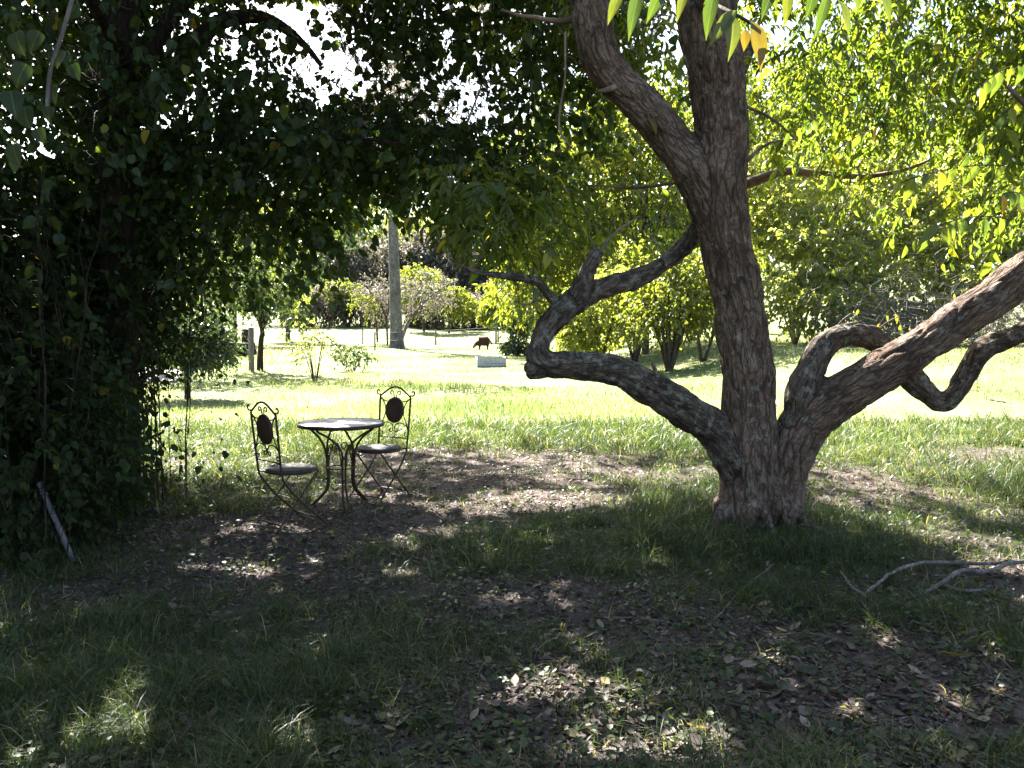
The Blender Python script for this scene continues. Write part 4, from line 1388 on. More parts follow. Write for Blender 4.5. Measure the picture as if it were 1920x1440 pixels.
def build_grass():
    # near lawn
    xy = frustum_xy(330000, 2.2, 13, .75)
    s = soil(xy[:, 0], xy[:, 1])
    clump = n2(xy[:, 0], xy[:, 1], 3.2, 61, 2)
    fine = n2(xy[:, 0], xy[:, 1], 14, 64, 1)
    p = np.clip(1.3 - 1.08 * s, .14, 1) * np.clip((clump - .32) * 2.8 + .5 * (fine - .3), .05, 1)
    xy = xy[rng.random(len(xy)) < p]
    dt = np.hypot((xy[:, 0] - TREE_XY[0]), xy[:, 1] - TREE_XY[1])
    dm = np.hypot((xy[:, 0] - TABLE_XY[0]) / 1.6, xy[:, 1] - TABLE_XY[1])
    xy = xy[(dt > .28)]
    clump = n2(xy[:, 0], xy[:, 1], 3.2, 61, 2)
    tall = n2(xy[:, 0], xy[:, 1], 1.1, 67, 2)
    s = soil(xy[:, 0], xy[:, 1])
    h = (.055 + .14 * rng.random(len(xy)) ** 1.6) * (.55 + 1.1 * clump) * (1 - .45 * np.clip(s, 0, 1)) * (.7 + .7 * tall)
    h *= 1 + .5 * sstep(8.5, 11, xy[:, 1])
    w = (.0026 + .0038 * rng.random(len(xy))) * np.maximum(1, xy[:, 1] / 5)
    tint = np.clip(.25 * rng.random(len(xy)) + .62 * n2(xy[:, 0], xy[:, 1], 2.0, 71, 2) + .12 * (rng.random(len(xy)) < .12) * 4 + .25 * np.clip(s, 0, 1) * rng.random(len(xy)), 0, 1)
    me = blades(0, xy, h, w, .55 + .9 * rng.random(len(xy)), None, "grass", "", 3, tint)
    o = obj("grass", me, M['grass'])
    tag(o, "short green grass patchy over the bare soil under the trees", "grass", None, "stuff")
    # arching clumps
    cx = frustum_xy(420, 2.6, 9.5, .8, 1.05)
    cx = cx[(soil(cx[:, 0], cx[:, 1]) < .75) & (np.hypot(cx[:, 0] - TREE_XY[0], cx[:, 1] - TREE_XY[1]) > .5)]
    k_ = rng.integers(14, 42, len(cx))
    xy = np.repeat(cx, k_, 0) + rng.normal(size=(k_.sum(), 2)) * .035
    hh = np.repeat(.07 + .11 * rng.random(len(cx)), k_) * (.5 + .7 * rng.random(len(xy)))
    tt = np.clip(np.repeat(.25 + .5 * rng.random(len(cx)), k_) + .25 * (rng.random(len(xy)) - .5) + .4 * (rng.random(len(xy)) < .05), 0, 1)
    me = blades(0, xy, hh, .003 + .003 * rng.random(len(xy)), .8 + .9 * rng.random(len(xy)), None, "grass_clumps", "", 4, tt)
    o = obj("grass_clumps", me, M['grass'])
    tag(o, "loose arching grass clumps dotted through the shaded ground", "grass", None, "stuff")
    # low broad leaved weeds
    cx = frustum_xy(2600, 2.6, 11, .8, 1.05)
    k_ = rng.integers(3, 9, len(cx))
    n = k_.sum()
    xy = np.repeat(cx, k_, 0) + rng.normal(size=(n, 2)) * .03
    a = rng.random(n) * 6.283
    pos = np.column_stack([xy, terrain(xy[:, 0], xy[:, 1]) + .012 + .05 * rng.random(n)])
    d = np.column_stack([np.cos(a), np.sin(a), .35 * rng.normal(size=n)])
    nor = np.column_stack([.4 * rng.normal(size=n), .4 * rng.normal(size=n), np.ones(n)])
    L = .015 + .03 * rng.random(n) ** 1.5
    o = obj("weeds", leaf_mesh("weeds", pos, d, nor, L, L * .75, np.clip(np.repeat(rng.random(len(cx)), k_) * .9, 0, 1), 'ovate'), M['grass'])
    tag(o, "low broad leaved weeds scattered among the grass and litter", "weeds", None, "stuff")
    # meadow
    xy = frustum_xy(210000, 9.5, 75, 1.15, 1.2)
    g = n2(xy[:, 0], xy[:, 1], .5, 81, 3)
    keep = (rng.random(len(xy)) < np.clip((g - .2) * 2.4, .25, 1)) & ~((xy[:, 0] < -9) & (xy[:, 1] > 20) & (xy[:, 1] < 26))
    keep &= rng.random(len(xy)) < sstep(8.5, 12, xy[:, 1] + 5.0 * (n2(xy[:, 0], xy[:, 1], .55, 28, 2) - .5))
    keep &= rng.random(len(xy)) > .8 * np.clip(soil(xy[:, 0], xy[:, 1]), 0, 1)
    xy = xy[keep]
    g = n2(xy[:, 0], xy[:, 1], .5, 81, 3)
    tall_shade = np.exp(-(((xy[:, 0] - G(900, 775)[0]) / 1.6) ** 2 + ((xy[:, 1] - G(900, 775)[1]) / 1.5) ** 2))
    h = (.05 + .15 * rng.random(len(xy))) * np.clip(2.6 * (g - .25), .35, 1.7) * (1 + 1.1 * tall_shade)
    w = (.003 + .003 * rng.random(len(xy))) * np.maximum(1, xy[:, 1] / 6)
    tint = np.clip(1.7 * (n2(xy[:, 0], xy[:, 1] * 1.8, .30, 85, 3) - .5) + .36 + .5 * rng.random(len(xy)) - .35 * tall_shade + .15 * sstep(30, 60, xy[:, 1]), 0, 1)  # patch of tall green grass, also tinted darker to stand in for a shade band
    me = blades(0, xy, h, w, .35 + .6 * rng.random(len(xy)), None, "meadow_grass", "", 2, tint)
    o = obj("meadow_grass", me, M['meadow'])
    tag(o, "longer sunlit meadow grass in the open clearing beyond the trees", "grass", None, "stuff")
build_grass()

def tuft(px, py, n, hh, label, spread=.05, green=.6):  # green sets blade tint: sunlit tufts are coloured lighter, shaded ones darker
    g = G(px, py)
    base = np.array([g[0], g[1], gz(g[0], g[1])])
    xy = np.array([g[0], g[1]]) + rng.normal(size=(n, 2)) * spread
    me = blades(0, xy, hh * (.55 + .6 * rng.random(n)), .0035 + .003 * rng.random(n), .7 + .9 * rng.random(n), None, "grass_tuft", "", 5, np.clip(green + .3 * (rng.random(n) - .5), 0, 1))
    co = np.empty(len(me.vertices) * 3, np.float32)
    me.vertices.foreach_get("co", co)
    me.vertices.foreach_set("co", (co.reshape(-1, 3) - base).astype(np.float32).ravel())
    tag(obj("grass_tuft", me, M['grass'], None, tuple(base)), label, "grass tuft", "arching grass tufts")
for a in ((300, 1390, 90, .17, "bright sunlit grass tuft at the bottom left", .07, .75), (450, 1165, 40, .11, "thin arching grass tuft left of centre in the shade", .05, .6),
          (1060, 1225, 70, .12, "bright arching grass tuft on the dark soil at lower centre", .06, .7), (1130, 1235, 55, .11, "arching grass tuft right beside the bright lower centre one", .05, .6),
          (430, 1250, 35, .10, "small grass tuft half lit above the sunlit bottom left one", .04, .7), (1490, 1420, 60, .14, "grass tuft with long curling blades at the bottom right", .07, .65),
          (1790, 1432, 40, .15, "bright grass tuft cut by the bottom edge at right", .05, .78), (800, 1230, 45, .11, "grass tuft in the shade left of the lower centre tufts", .05, .6), (1330, 1420, 60, .13, "grass tuft at the bottom edge right of the lit soil", .07, .5),
          (1900, 930, 60, .15, "sunlit tall grass tuft at the right edge", .035, .75), (1760, 950, 50, .10, "low sunlit grass tuft beside the lit bare soil at right", .05, .8), (650, 1250, 70, .13, "large dark grass tuft in the left foreground", .06, .45), (180, 1240, 70, .13, "dark grass tuft near the lower left corner", .06, .4)):
    tuft(*a)

def seedling(px, py, hh, n, label, lf=.035, yellow=False):
    g = G(px, py)
    base = (g[0], g[1], gz(g[0], g[1]))
    t = thing("seedling", label, "plant", base, 0, "small broad leaved seedlings")
    b = MB()
    b.tube(spline([(0, 0, -.01), (.004, .002, hh * .5), (.01, 0, hh)], 8), [.003] * 8, 5)
    b.build("stem", M['bark_twig'], t)
    k = np.arange(n)
    a = k * 2.4
    z = hh * (.35 + .65 * k / max(1, n - 1))
    pos = np.stack([np.zeros(n), np.zeros(n), z], 1) + np.array(base)
    d = np.stack([np.cos(a), np.sin(a), .25 + 0 * a], 1)
    leaf_objects([pos, d, np.tile([[0, 0, 1.]], (n, 1)) + .3 * rng.normal(size=(n, 3)), np.full(n, lf), np.full(n, lf * .7)], 'ovate', M['leaf_main_one'], t)
for a in ((985, 905, .16, 9, "tall pale sunlit seedling on the lit soil right of the table", .05), (968, 900, .13, 7, "small sunlit seedling beside the taller one right of the table", .04), (788, 890, .10, 6, "small yellow green seedling right of the chair behind the table", .05),
          (1208, 1340, .13, 5, "thin stemmed seedling standing in the lit soil of the foreground", .06), (1150, 1350, .05, 6, "small leafy seedling left of the thin stemmed one", .03), (975, 1385, .07, 5, "pair leaved seedling at the bottom centre", .035), (1240, 1085, .16, 8, "slender seedling in the dark grass in front of the trunk", .035),
          (1545, 1110, .09, 7, "bright green seedling in the dark grass right of the trunk", .035), (1830, 770, .5, 14, "tall young sapling in the sunny grass below the right limb", .09), (1800, 1075, .05, 6, "lit leafy seedling beside the fallen branch", .04)):
    seedling(*a)

_dl = None
def dry_leaf_mesh():
    # curled leaf, 5 x 3 grid
    V, Q = [], []
    ws = [.06, .8, 1.0, .72, .05]
    for i in range(5):
        t = i / 4
        for j in (-1, 0, 1):
            V.append((t - .5, j * .5 * ws[i], .10 * abs(j) * ws[i] + .16 * (t - .5) ** 2 * 2 + .03 * j * math.sin(5 * t)))
    for i in range(4):
        for j in range(2):
            a = i * 3 + j
            Q.append([a, a + 3, a + 4, a + 1])
    return mesh_np("fallen_leaf", V, [np.array(Q)], None, True)

def build_litter():
    me = dry_leaf_mesh()
    me.materials.append(M['dry_one'])
    base = np.array([v.co[:] for v in me.vertices])
    polys = np.array([p.vertices[:] for p in me.polygons])
    def place(n, d0, d1, power, smin):
        xy = frustum_xy(n, d0, d1, power, 1.02)
        s = soil(xy[:, 0], xy[:, 1])
        fore = sstep(6.5, 4.5, xy[:, 1]) * sstep(-1.6, 0.2, xy[:, 0])
        xy = xy[rng.random(n) < np.clip(s * .9 + .3 * fore + .06, 0, 1)]
        return xy
    xy = place(1500, 2.9, 6.5, .6, .3)
    px, py, f = project(np.column_stack([xy, np.zeros(len(xy))]))
    ok = (px > 20) & (px < 1900) & (py < 1425)
    xy = xy[ok]
    L = (.035 + .055 * rng.random(len(xy)))
    order = np.argsort(-L / xy[:, 1])[:230]
    for i in order:
        o = bpy.data.objects.new("fallen_leaf", me)
        COL.objects.link(o)
        l = L[i]
        o.scale = (l, l * random.uniform(.32, .6), l * random.uniform(.5, 1.3))
        o.rotation_euler = (random.uniform(-.5, .5), random.uniform(-.4, .4), random.uniform(0, 6.28))
        o.location = (xy[i, 0], xy[i, 1], gz(*xy[i]) + .012 + .02 * random.random())
        tag(o, "dry brown fallen leaf lying on the shaded ground under the trees", "fallen leaf", "dry leaves fallen on the ground")
    # finer litter
    xy = np.vstack([place(60000, 2.6, 10.5, .8, .2)])
    n = len(xy)
    L = .012 + .04 * rng.random(n) ** 1.8
    a = rng.random(n) * 6.283
    tl = rng.normal(size=(n, 2)) * .3
    ca, sa = np.cos(a), np.sin(a)
    X = base[None, :, 0] * L[:, None]
    Y = base[None, :, 1] * (L * (.2 + .45 * rng.random(n)))[:, None]
    Z = base[None, :, 2] * L[:, None] + X * tl[:, :1] + Y * tl[:, 1:] + .006
    V = np.stack([X * ca[:, None] - Y * sa[:, None] + xy[:, :1], X * sa[:, None] + Y * ca[:, None] + xy[:, 1:], Z + terrain(xy[:, 0], xy[:, 1])[:, None]], 2)
    Q = (np.arange(n)[:, None, None] * 15 + polys[None]).reshape(-1, 4)
    o = obj("leaf_litter", mesh_np("leaf_litter", V.reshape(-1, 3), [Q], {"tint": np.repeat(np.clip(rng.random(n) * .97, 0, 1), 15)}), M['dry'])
    tag(o, "fine dry brown leaf litter scattered over the bare soil", "leaf litter", None, "stuff")
build_litter()

def special_leaf(px, py, l, w, mat, label):
    g = G(px, py)
    me = dry_leaf_mesh()
    o = obj("fallen_leaf", me, M[mat], None, (g[0], g[1], gz(g[0], g[1]) + .03))
    o.scale = (l, w, l)
    o.rotation_euler = (-.35, .1, random.uniform(-.5, .5))
    tag(o, label, "fallen leaf", "dry leaves fallen on the ground")
for a in ((1785, 1243, .11, .05, 'leaf_yellow', "yellow curled fallen leaf on the grass at lower right"), (1760, 832, .10, .07, 'leaf_yellow', "orange yellow fallen leaf in the sunny grass under the right limb"), (1297, 840, .09, .06, 'leaf_yellow', "orange yellow fallen leaf in the grass left of the big trunk"),
          (1510, 1150, .12, .07, 'dry_one', "large pale brown fallen leaf in the dark grass in front of the trunk"), (1170, 1312, .14, .07, 'dry_one', "broad pale fallen leaf in the foreground beside the lit seedling"), (1590, 1352, .09, .06, 'dry_one', "pinkish brown fallen leaf at the lower right")):
    special_leaf(*a)

# ------------------------------------------------------------------ trees and shrubs in the clearing
def stems_from(n, spread, h, r, z0=0.0):
    out = []
    for k in range(n):
        a = k * 6.283 / n + random.uniform(-.4, .4)
        s = spread * random.uniform(.5, 1)
        out.append([[.03 * math.cos(a), .03 * math.sin(a), -.05 + z0, r], [s * .35 * math.cos(a), s * .35 * math.sin(a), h * .35, r * .8], [s * .75 * math.cos(a), s * .75 * math.sin(a), h * .75, r * .5], [s * math.cos(a), s * math.sin(a), h, r * .2]])
    return out

def trunk_and_branches(h, r, n, spread, top, lean=(0, 0)):
    out = [[[0, 0, -.1, r * 1.25], [lean[0] * .2, lean[1] * .2, h * .4, r], [lean[0] * .6, lean[1] * .6, h * .8, r * .85], [lean[0], lean[1], h, r * .75], [lean[0] * 1.1, lean[1] * 1.1, top, r * .2]]]
    for k in range(n):
        a = k * 6.283 / n + random.uniform(-.5, .5)
        s = spread * random.uniform(.7, 1)
        z = h * random.uniform(.75, 1.05)
        out.append([[lean[0] * z / h, lean[1] * z / h, z, r * .5], [s * .5 * math.cos(a), s * .5 * math.sin(a), z + (top - z) * .45, r * .35], [s * math.cos(a), s * math.sin(a), z + (top - z) * random.uniform(.5, .9), r * .12]])
    return out

def at(px, py, d):
    """Ground position under photo pixel column px at distance d."""
    return ((px - 960) / FPX * d, d)

# glossy round tree at left
d_ = 17.3
shrub("round_tree", "small round glossy leaved tree on a short trunk left of the chairs", "tree", at(350, 750, d_), [(.05, 0, 1.35, .85, .8, .75, 2), (-.4, 0, 1.8, .7, .7, .6, 1), (.5, 0, 1.0, .5, .5, .35, .5)], 1500, 8, (.07, .042), 'ovate', 'leaf_blue', trunk_and_branches(.55, .06, 5, .6, 1.7), 'bark_dark', thr=.40)
shrub("round_tree", "larger pale glinting tree behind the round tree at left", "tree", at(300, 700, 23), [(0, 0, 2.4, 1.8, 1.5, 1.5, 2), (1.6, .3, 3.0, 1.4, 1.3, 1.2, 1), (-1.6, 0, 2.3, 1.5, 1.3, 1.3, 1)], 1700, 8, (.09, .05), 'ovate', 'leaf_blue', trunk_and_branches(1.0, .09, 6, 1.5, 3.2), 'bark_dark', thr=.40)
shrub("slender_tree", "slender dark trunked tree beside the grey post at left", "tree", at(487, 700, 26.5), [(.2, 0, 2.6, 1.3, 1.2, .9, 2), (-.6, 0, 3.6, 1.5, 1.3, 1.1, 1.5), (.9, 0, 3.4, 1.2, 1.2, 1.0, 1.2), (1.2, 0, 1.9, .7, .6, .4, .4), (2.6, 0, 5.0, 1.8, 1.6, 1.0, 1.6), (4.2, -1, 5.8, 1.8, 1.6, .8, 1.2)], 1500, 8, (.11, .06), 'ovate', 'leaf_blue', trunk_and_branches(1.35, .095, 6, 1.5, 4.0, (.1, 0)), 'bark_dark', thr=.42)  # two right-hand crown lobes added, hidden, to cast a shade band on the grass
shrub("young_shrub", "open pale leafy young shrub in bright grass beyond the left chair", "shrub", at(590, 718, 22.8), [(0, 0, .85, .65, .6, .55, 1), (-.35, 0, 1.35, .5, .5, .4, .6)], 105, 6, (.07, .04), 'ovate', 'leaf_thicket', stems_from(8, .6, 1.5, .014), 'bark_twig', thr=.35, stem_r=.01)
shrub("young_shrub", "small dark green young shrub in the grass right of the pale one", "shrub", at(662, 697, 28), [(-.1, 0, .62, .55, .5, .3, 1), (.3, 0, .45, .4, .3, .25, .5)], 110, 7, (.09, .055), 'ovate', 'leaf_blue', stems_from(6, .6, .8, .014), 'bark_twig', thr=.3, stem_r=.01)
shrub("round_shrub", "dark round shrub on thin stems near the grazing sheep", "shrub", at(968, 662, 44), [(0, 0, 1.75, 1.0, .9, .75, 2), (0, 0, .45, .75, .7, .4, .8)], 700, 8, (.13, .075), 'ovate', 'leaf_blue', stems_from(6, .6, 1.9, .03), 'bark_dark', thr=.38)
shrub("young_tree", "thin yellow green young tree behind the round shrub and fence", "tree", at(934, 640, 66), [(0, 0, 3.0, 1.3, 1.1, 1.7, 2), (-.7, 0, 2.3, .9, .8, .8, 1)], 500, 8, (.22, .12), 'ovate', 'leaf_lime', trunk_and_branches(1.3, .06, 5, .9, 4.2), 'bark_twig', thr=.36)

# bushes behind the main tree
for k, (px, dd, hh, lab, mt, nst) in enumerate(((1255, 23.5, 3.4, "many stemmed yellow green bush behind the low left limb", 'leaf_lime', 7), (1318, 25, 3.6, "yellow green small tree on two dark stems close left of the big trunk", 'leaf_lime', 2),
                                                (1120, 25, 3.2, "dark green bush behind the crook of the low limb", 'leaf_thicket', 4), (1190, 29, 4.6, "taller green bush behind the other bushes left of the trunk", 'leaf_thicket', 4))):
    x, y = at(px, 690, dd)
    shrub("leafy_bush", lab, "bush", (x, y), [(0, 0, hh * .58, hh * .36, hh * .3, hh * .34, 2), (hh * .2, 0, hh * .8, hh * .26, hh * .25, hh * .2, 1), (-hh * .2, -.3, hh * .42, hh * .22, hh * .2, hh * .16, .7)], 900, 8, (.13, .065), 'ovate', mt, stems_from(nst, hh * .3, hh * .75, .06), 'bark_twig', "bushes behind the big tree", thr=.42)

# thicket on the right
THK = [(1490, 33, 8.5, "tall glinting thicket bush just right of the big trunk"), (1640, 34, 9.0, "tall glinting thicket bush above the hump of the second limb"), (1790, 33, 8.6, "tall glinting thicket bush behind the right limb"), (1950, 32, 9.5, "tall glinting thicket bush at the right edge"),
       (1560, 62, 22, "tall pale tree rising behind the thicket right of the trunk"), (1760, 64, 23, "tall pale tree rising behind the thicket at upper right"), (1400, 66, 21, "tall pale tree seen on both sides of the big trunk"), (1950, 62, 23, "tall pale tree behind the thicket at the right edge")]
for k, (px, dd, hh, lab) in enumerate(THK):
    x, y = at(px, 650, dd)
    back_ = k >= 4
    w = 2.2 if not back_ else 4.4
    el = [(0, -3.0, hh * .20, w, .6, hh * .13, 1.2), (0, -1.6, hh * .36, w, .6, hh * .15, 1.3), (.3, 0, hh * .56, w * 1.1, .7, hh * .17, 1.6), (-.4, 1.8, hh * .8, w * 1.1, .8, hh * .18, 1.6)]
    if back_:
        el = [(0, 0, hh * .42, w, 2.0, hh * .25, 1.5), (.4, 0, hh * .75, w * 1.2, 2.2, hh * .25, 2.0)]
    st = stems_from(7, 1.6, hh * .5, .04) if not back_ else trunk_and_branches(hh * .4, .24, 6, 3.4, hh * .9)
    shrub("thicket_bush" if not back_ else "background_tree", lab, "bush" if not back_ else "tree", (x, y), el, 1700 if not back_ else 1700, 8, (.19, .105) if not back_ else (.40, .18), 'ovate', 'leaf_thicket' if not back_ else 'leaf_lime', st, 'bark_pale' if not back_ else 'bark_twig', "thicket along the right of the clearing", thr=.41, tl=.6)

for px, dd, sc_, lab in ((1010, 34, 9, "yellow green tree filling the gap above the low left limb"), (1110, 38, 12, "tall yellow green tree behind the dark canopy left of the trunk"), (1210, 33, 10, "broad yellow green tree close left behind the big trunk"), (1300, 40, 13, "tallest yellow green tree directly behind the big trunk")):
    x, y = at(px, 650, dd)
    shrub("background_tree", lab, "tree", (x, y), [(0, 0, sc_ * .38, sc_ * .24, 2, sc_ * .2, 1.2), (.4, 0, sc_ * .62, sc_ * .28, 2.2, sc_ * .22, 1.6), (-.5, 0, sc_ * .86, sc_ * .24, 2, sc_ * .16, 1.3)], 1500, 8, (.24, .11), 'ovate', 'leaf_lime', trunk_and_branches(sc_ * .3, .13, 6, 2.0, sc_ * .9), 'bark_twig', "yellow green trees behind the big tree", thr=.36, tl=.6)

# tangle of bare grey sticks under the thicket
def brush_pile(px, dd, w, h, n, label):
    x, y = at(px, 640, dd)
    base = np.array([x, y, gz(x, y)])
    a = np.stack([rng.normal(size=n) * w * .5, rng.normal(size=n) * .6, np.abs(rng.normal(size=n)) * h * .45], 1)
    dv = norm(rng.normal(size=(n, 3)) * [1, .6, .55])
    ln = (.35 + .75 * rng.random(n))[:, None]
    c = a + dv * ln
    c[:, 2] = np.abs(c[:, 2])
    bm = (a + c) / 2 + rng.normal(size=(n, 3)) * .1
    o = obj("brush_pile", twig_mesh("brush_pile", a, bm, c, .008 + .008 * rng.random(n)), M['bark_pale'], None, tuple(base))
    tag(o, label, "brush pile", None, "stuff")
brush_pile(1700, 28.6, 3.0, 2.2, 1100, "tangle of bare grey sticks below the thicket above the right limb")
brush_pile(1900, 27.6, 2.4, 2.0, 800, "tangle of bare grey sticks under the thicket at the right edge")

# ------------------------------------------------------------------ far clearing: gum tree, fence, sheep, garden bed
def gum():
    x, y = at(744, 655, 54)
    base = (x, y, gz(x, y))
    t = thing("gum_tree", "tall grey trunked gum tree standing by the fence in the clearing", "tree", base)
    inv = np.array(base)
    branch("trunk", [[x + .02, y, base[2] - .2, .62], [x, y, base[2] + .5, .46], [x - .05, y, base[2] + 2.5, .38], [x - .12, y, base[2] + 6, .34], [x - .2, y, base[2] + 11, .26], [x, y, base[2] + 16, .12]], t, M['bark_gum'], inv, 14)
    E = [(x - 1.2, y, base[2] + 14.5, 2.2, 2.4, 1.8, 1), (x + 1.4, y, base[2] + 17, 2.4, 2.6, 1.8, 1), (x + 7, y + 1, base[2] + 21, 3.4, 3.0, 1.6, 1)]
    for e in E:
        branch("branch", [[x - .15, y, base[2] + 9, .16], [(x + e[0]) / 2, y, base[2] + 12, .1], [e[0], e[1], e[2], .03]], t, M['bark_gum'], inv)
    C, D = vol_sample(E, 600, .5, .44, 5)
    A, tw = twig_leaves(C, D + .5 * rng.normal(size=D.shape), 9, .9, .34, .12, .7, 'ovate')
    A[0] = A[0] - inv
    o = obj("crown", leaf_mesh("crown", *A, 'ovate'), M['leaf_grey'], t)
    o["kind"] = "stuff"
gum()

def bare_tree(px, py, dd, lines, label, mat='bark_twig', foliage=None, lmat='leaf_grey', tw_n=500):
    x, y = at(px, py, dd)
    base = np.array([x, y, gz(x, y)])
    t = thing("bare_tree", label, "tree", tuple(base))
    for i, ln in enumerate(lines):
        rows = []
        for q in ln:
            p = P(q[0], q[1], dd + (q[3] if len(q) > 3 else 0))
            rows.append([*(p - base), max(q[2] / 2 * dd / FPX, .012)])
        b = MB()
        s = spline(np.array(rows), 8 * len(rows))
        b.tube(s[:, :3], s[:, 3], 7)
        b.build("trunk" if i == 0 else "branch", M[mat], t)
    if foliage:
        E = [(*P(a, b_, dd), rx, rx * .8, rz, w) for a, b_, rx, rz, w in foliage]
        C, D = vol_sample(E, tw_n, .8, .35, 6)
        A, tw = twig_leaves(C, D + .5 * rng.normal(size=D.shape), 6, .5, .14, .06, .3, 'ovate')
        A[0] = A[0] - base
        o = obj("crown", leaf_mesh("crown", *A, 'ovate'), M[lmat], t)
        o["kind"] = "stuff"
        o = obj("twigs", twig_mesh("twigs", tw[0] - base, tw[1] - base, tw[2] - base, .016), M[mat], t)
        o["kind"] = "stuff"
    return t
bare_tree(752, 640, 57, [[(752, 640, 7), (762, 612, 7), (775, 590, 6), (800, 562, 5), (830, 540, 4), (860, 525, 3)], [(770, 598, 4), (772, 570, 4), (790, 540, 3), (800, 520, 2)], [(775, 590, 4), (800, 580, 3), (830, 572, 2)]],
          "leaning bare branched tree spreading right from the gum trunk", 'bark_pale', [(800, 550, 2.2, 1.5, 1), (760, 560, 1.0, 1.0, .4)], 'leaf_grey', 420)
bare_tree(727, 650, 58, [[(727, 650, 4), (724, 600, 4), (715, 575, 3.5), (700, 555, 3), (685, 535, 2)], [(724, 600, 3), (730, 570, 3), (728, 540, 2)]], "thin reddish forked tree just left of the gum trunk", 'bark_twig', [(700, 545, 1.3, 1.0, 1)], 'leaf_grey', 200)
bare_tree(708, 640, 60, [[(708, 642, 4), (706, 610, 4), (704, 590, 3), (706, 560, 2)], [(706, 610, 3), (710, 590, 2), (712, 570, 2)]], "slim dark twin stemmed tree left of the forked one", 'bark_twig', [(706, 575, 1.0, 1.3, 1)], 'leaf_grey', 220)
bare_tree(680, 645, 57, [[(680, 652, 2.5), (680, 620, 2.2), (679, 585, 2)], [(680, 610, 1.5), (676, 590, 1.2)]], "single thin straight sapling standing left of the gum tree", 'bark_twig', [(680, 575, .8, .8, 1)], 'leaf_lime', 120)

def post(px, py, top, w, label, mat='post'):
    g = G(px, py)
    d = g[1]
    # settle on terrain
    base = (g[0], d, gz(g[0], d))
    hgt = (py - top) * d / FPX
    b = MB()
    r = w / 2 * d / FPX
    b.tube(np.array([[0, 0, -.2], [0, 0, hgt * .5], [.01, 0, hgt - .02], [.01, 0, hgt]]), [r, r * .97, r * .95, r * .8], 9)
    me = b.mesh("fence_post")
    o = obj("fence_post", me, M[mat], None, base)
    tag(o, label, "fence post", "weathered fence posts")
    return np.array(base), hgt
b0, h0 = post(703, 661, 626, 3.2, "short grey fence post just left of the gum trunk")
b1, h1 = post(817, 650, 622, 3.6, "grey fence post standing between the gum and the sheep")
b2, h2 = post(930, 648, 617, 3.6, "grey fence post right behind the grazing sheep")
post(472, 704, 622, 11, "thick grey square topped post beside the slender dark tree")
post(413, 690, 655, 4, "thin dark post at left in front of the log pile")
for z in (.5, .95):
    b = MB()
    pts = np.array([b0 - [12, 0, 0] + [0, 0, h0 * z], b0 + [0, 0, h0 * z], b1 + [0, 0, h1 * z], b2 + [0, 0, h2 * z], b2 + [9, 1, .2 + h2 * z]])
    base = b0
    b.tube(pts - base, .008, 4)
    tag(b.build("fence_wire", M['wire'], None, True, tuple(base)), "upper strand of thin fence wire across the clearing" if z > .8 else "lower strand of thin fence wire across the clearing", "fence wire")

def logs():
    for k, (px, py, w, lab) in enumerate(((432, 668, 2.0, "long lower log of the dark log pile behind the grey post"), (440, 655, 1.5, "upper log of the dark log pile behind the grey post"))):
        x, y = at(px, py, 33)
        z = gz(x, y)
        b = MB()
        b.tube(np.array([[-w / 2, 0, 0], [-w * .2, .05, .03], [w * .2, 0, .02], [w / 2, .1, .06]]), [.15, .16, .15, .13], 10)
        tag(b.build("log", M['bark_dark'], None, True, (x, y + .12 * k, z + .13 + .26 * k)), lab, "log", "logs in the pile behind the post")
    x, y = at(450, 660, 33)
    b = MB()
    b.tube(np.array([[0, 0, -.1], [.02, 0, .4], [.0, 0, .9], [.03, 0, 1.1]]), [.24, .2, .19, .17], 11)
    tag(b.build("tree_stump", M['bark_dark'], None, True, (x, y + .8, gz(x, y + .8))), "broken dark tree stump behind the log pile at left", "stump")
logs()

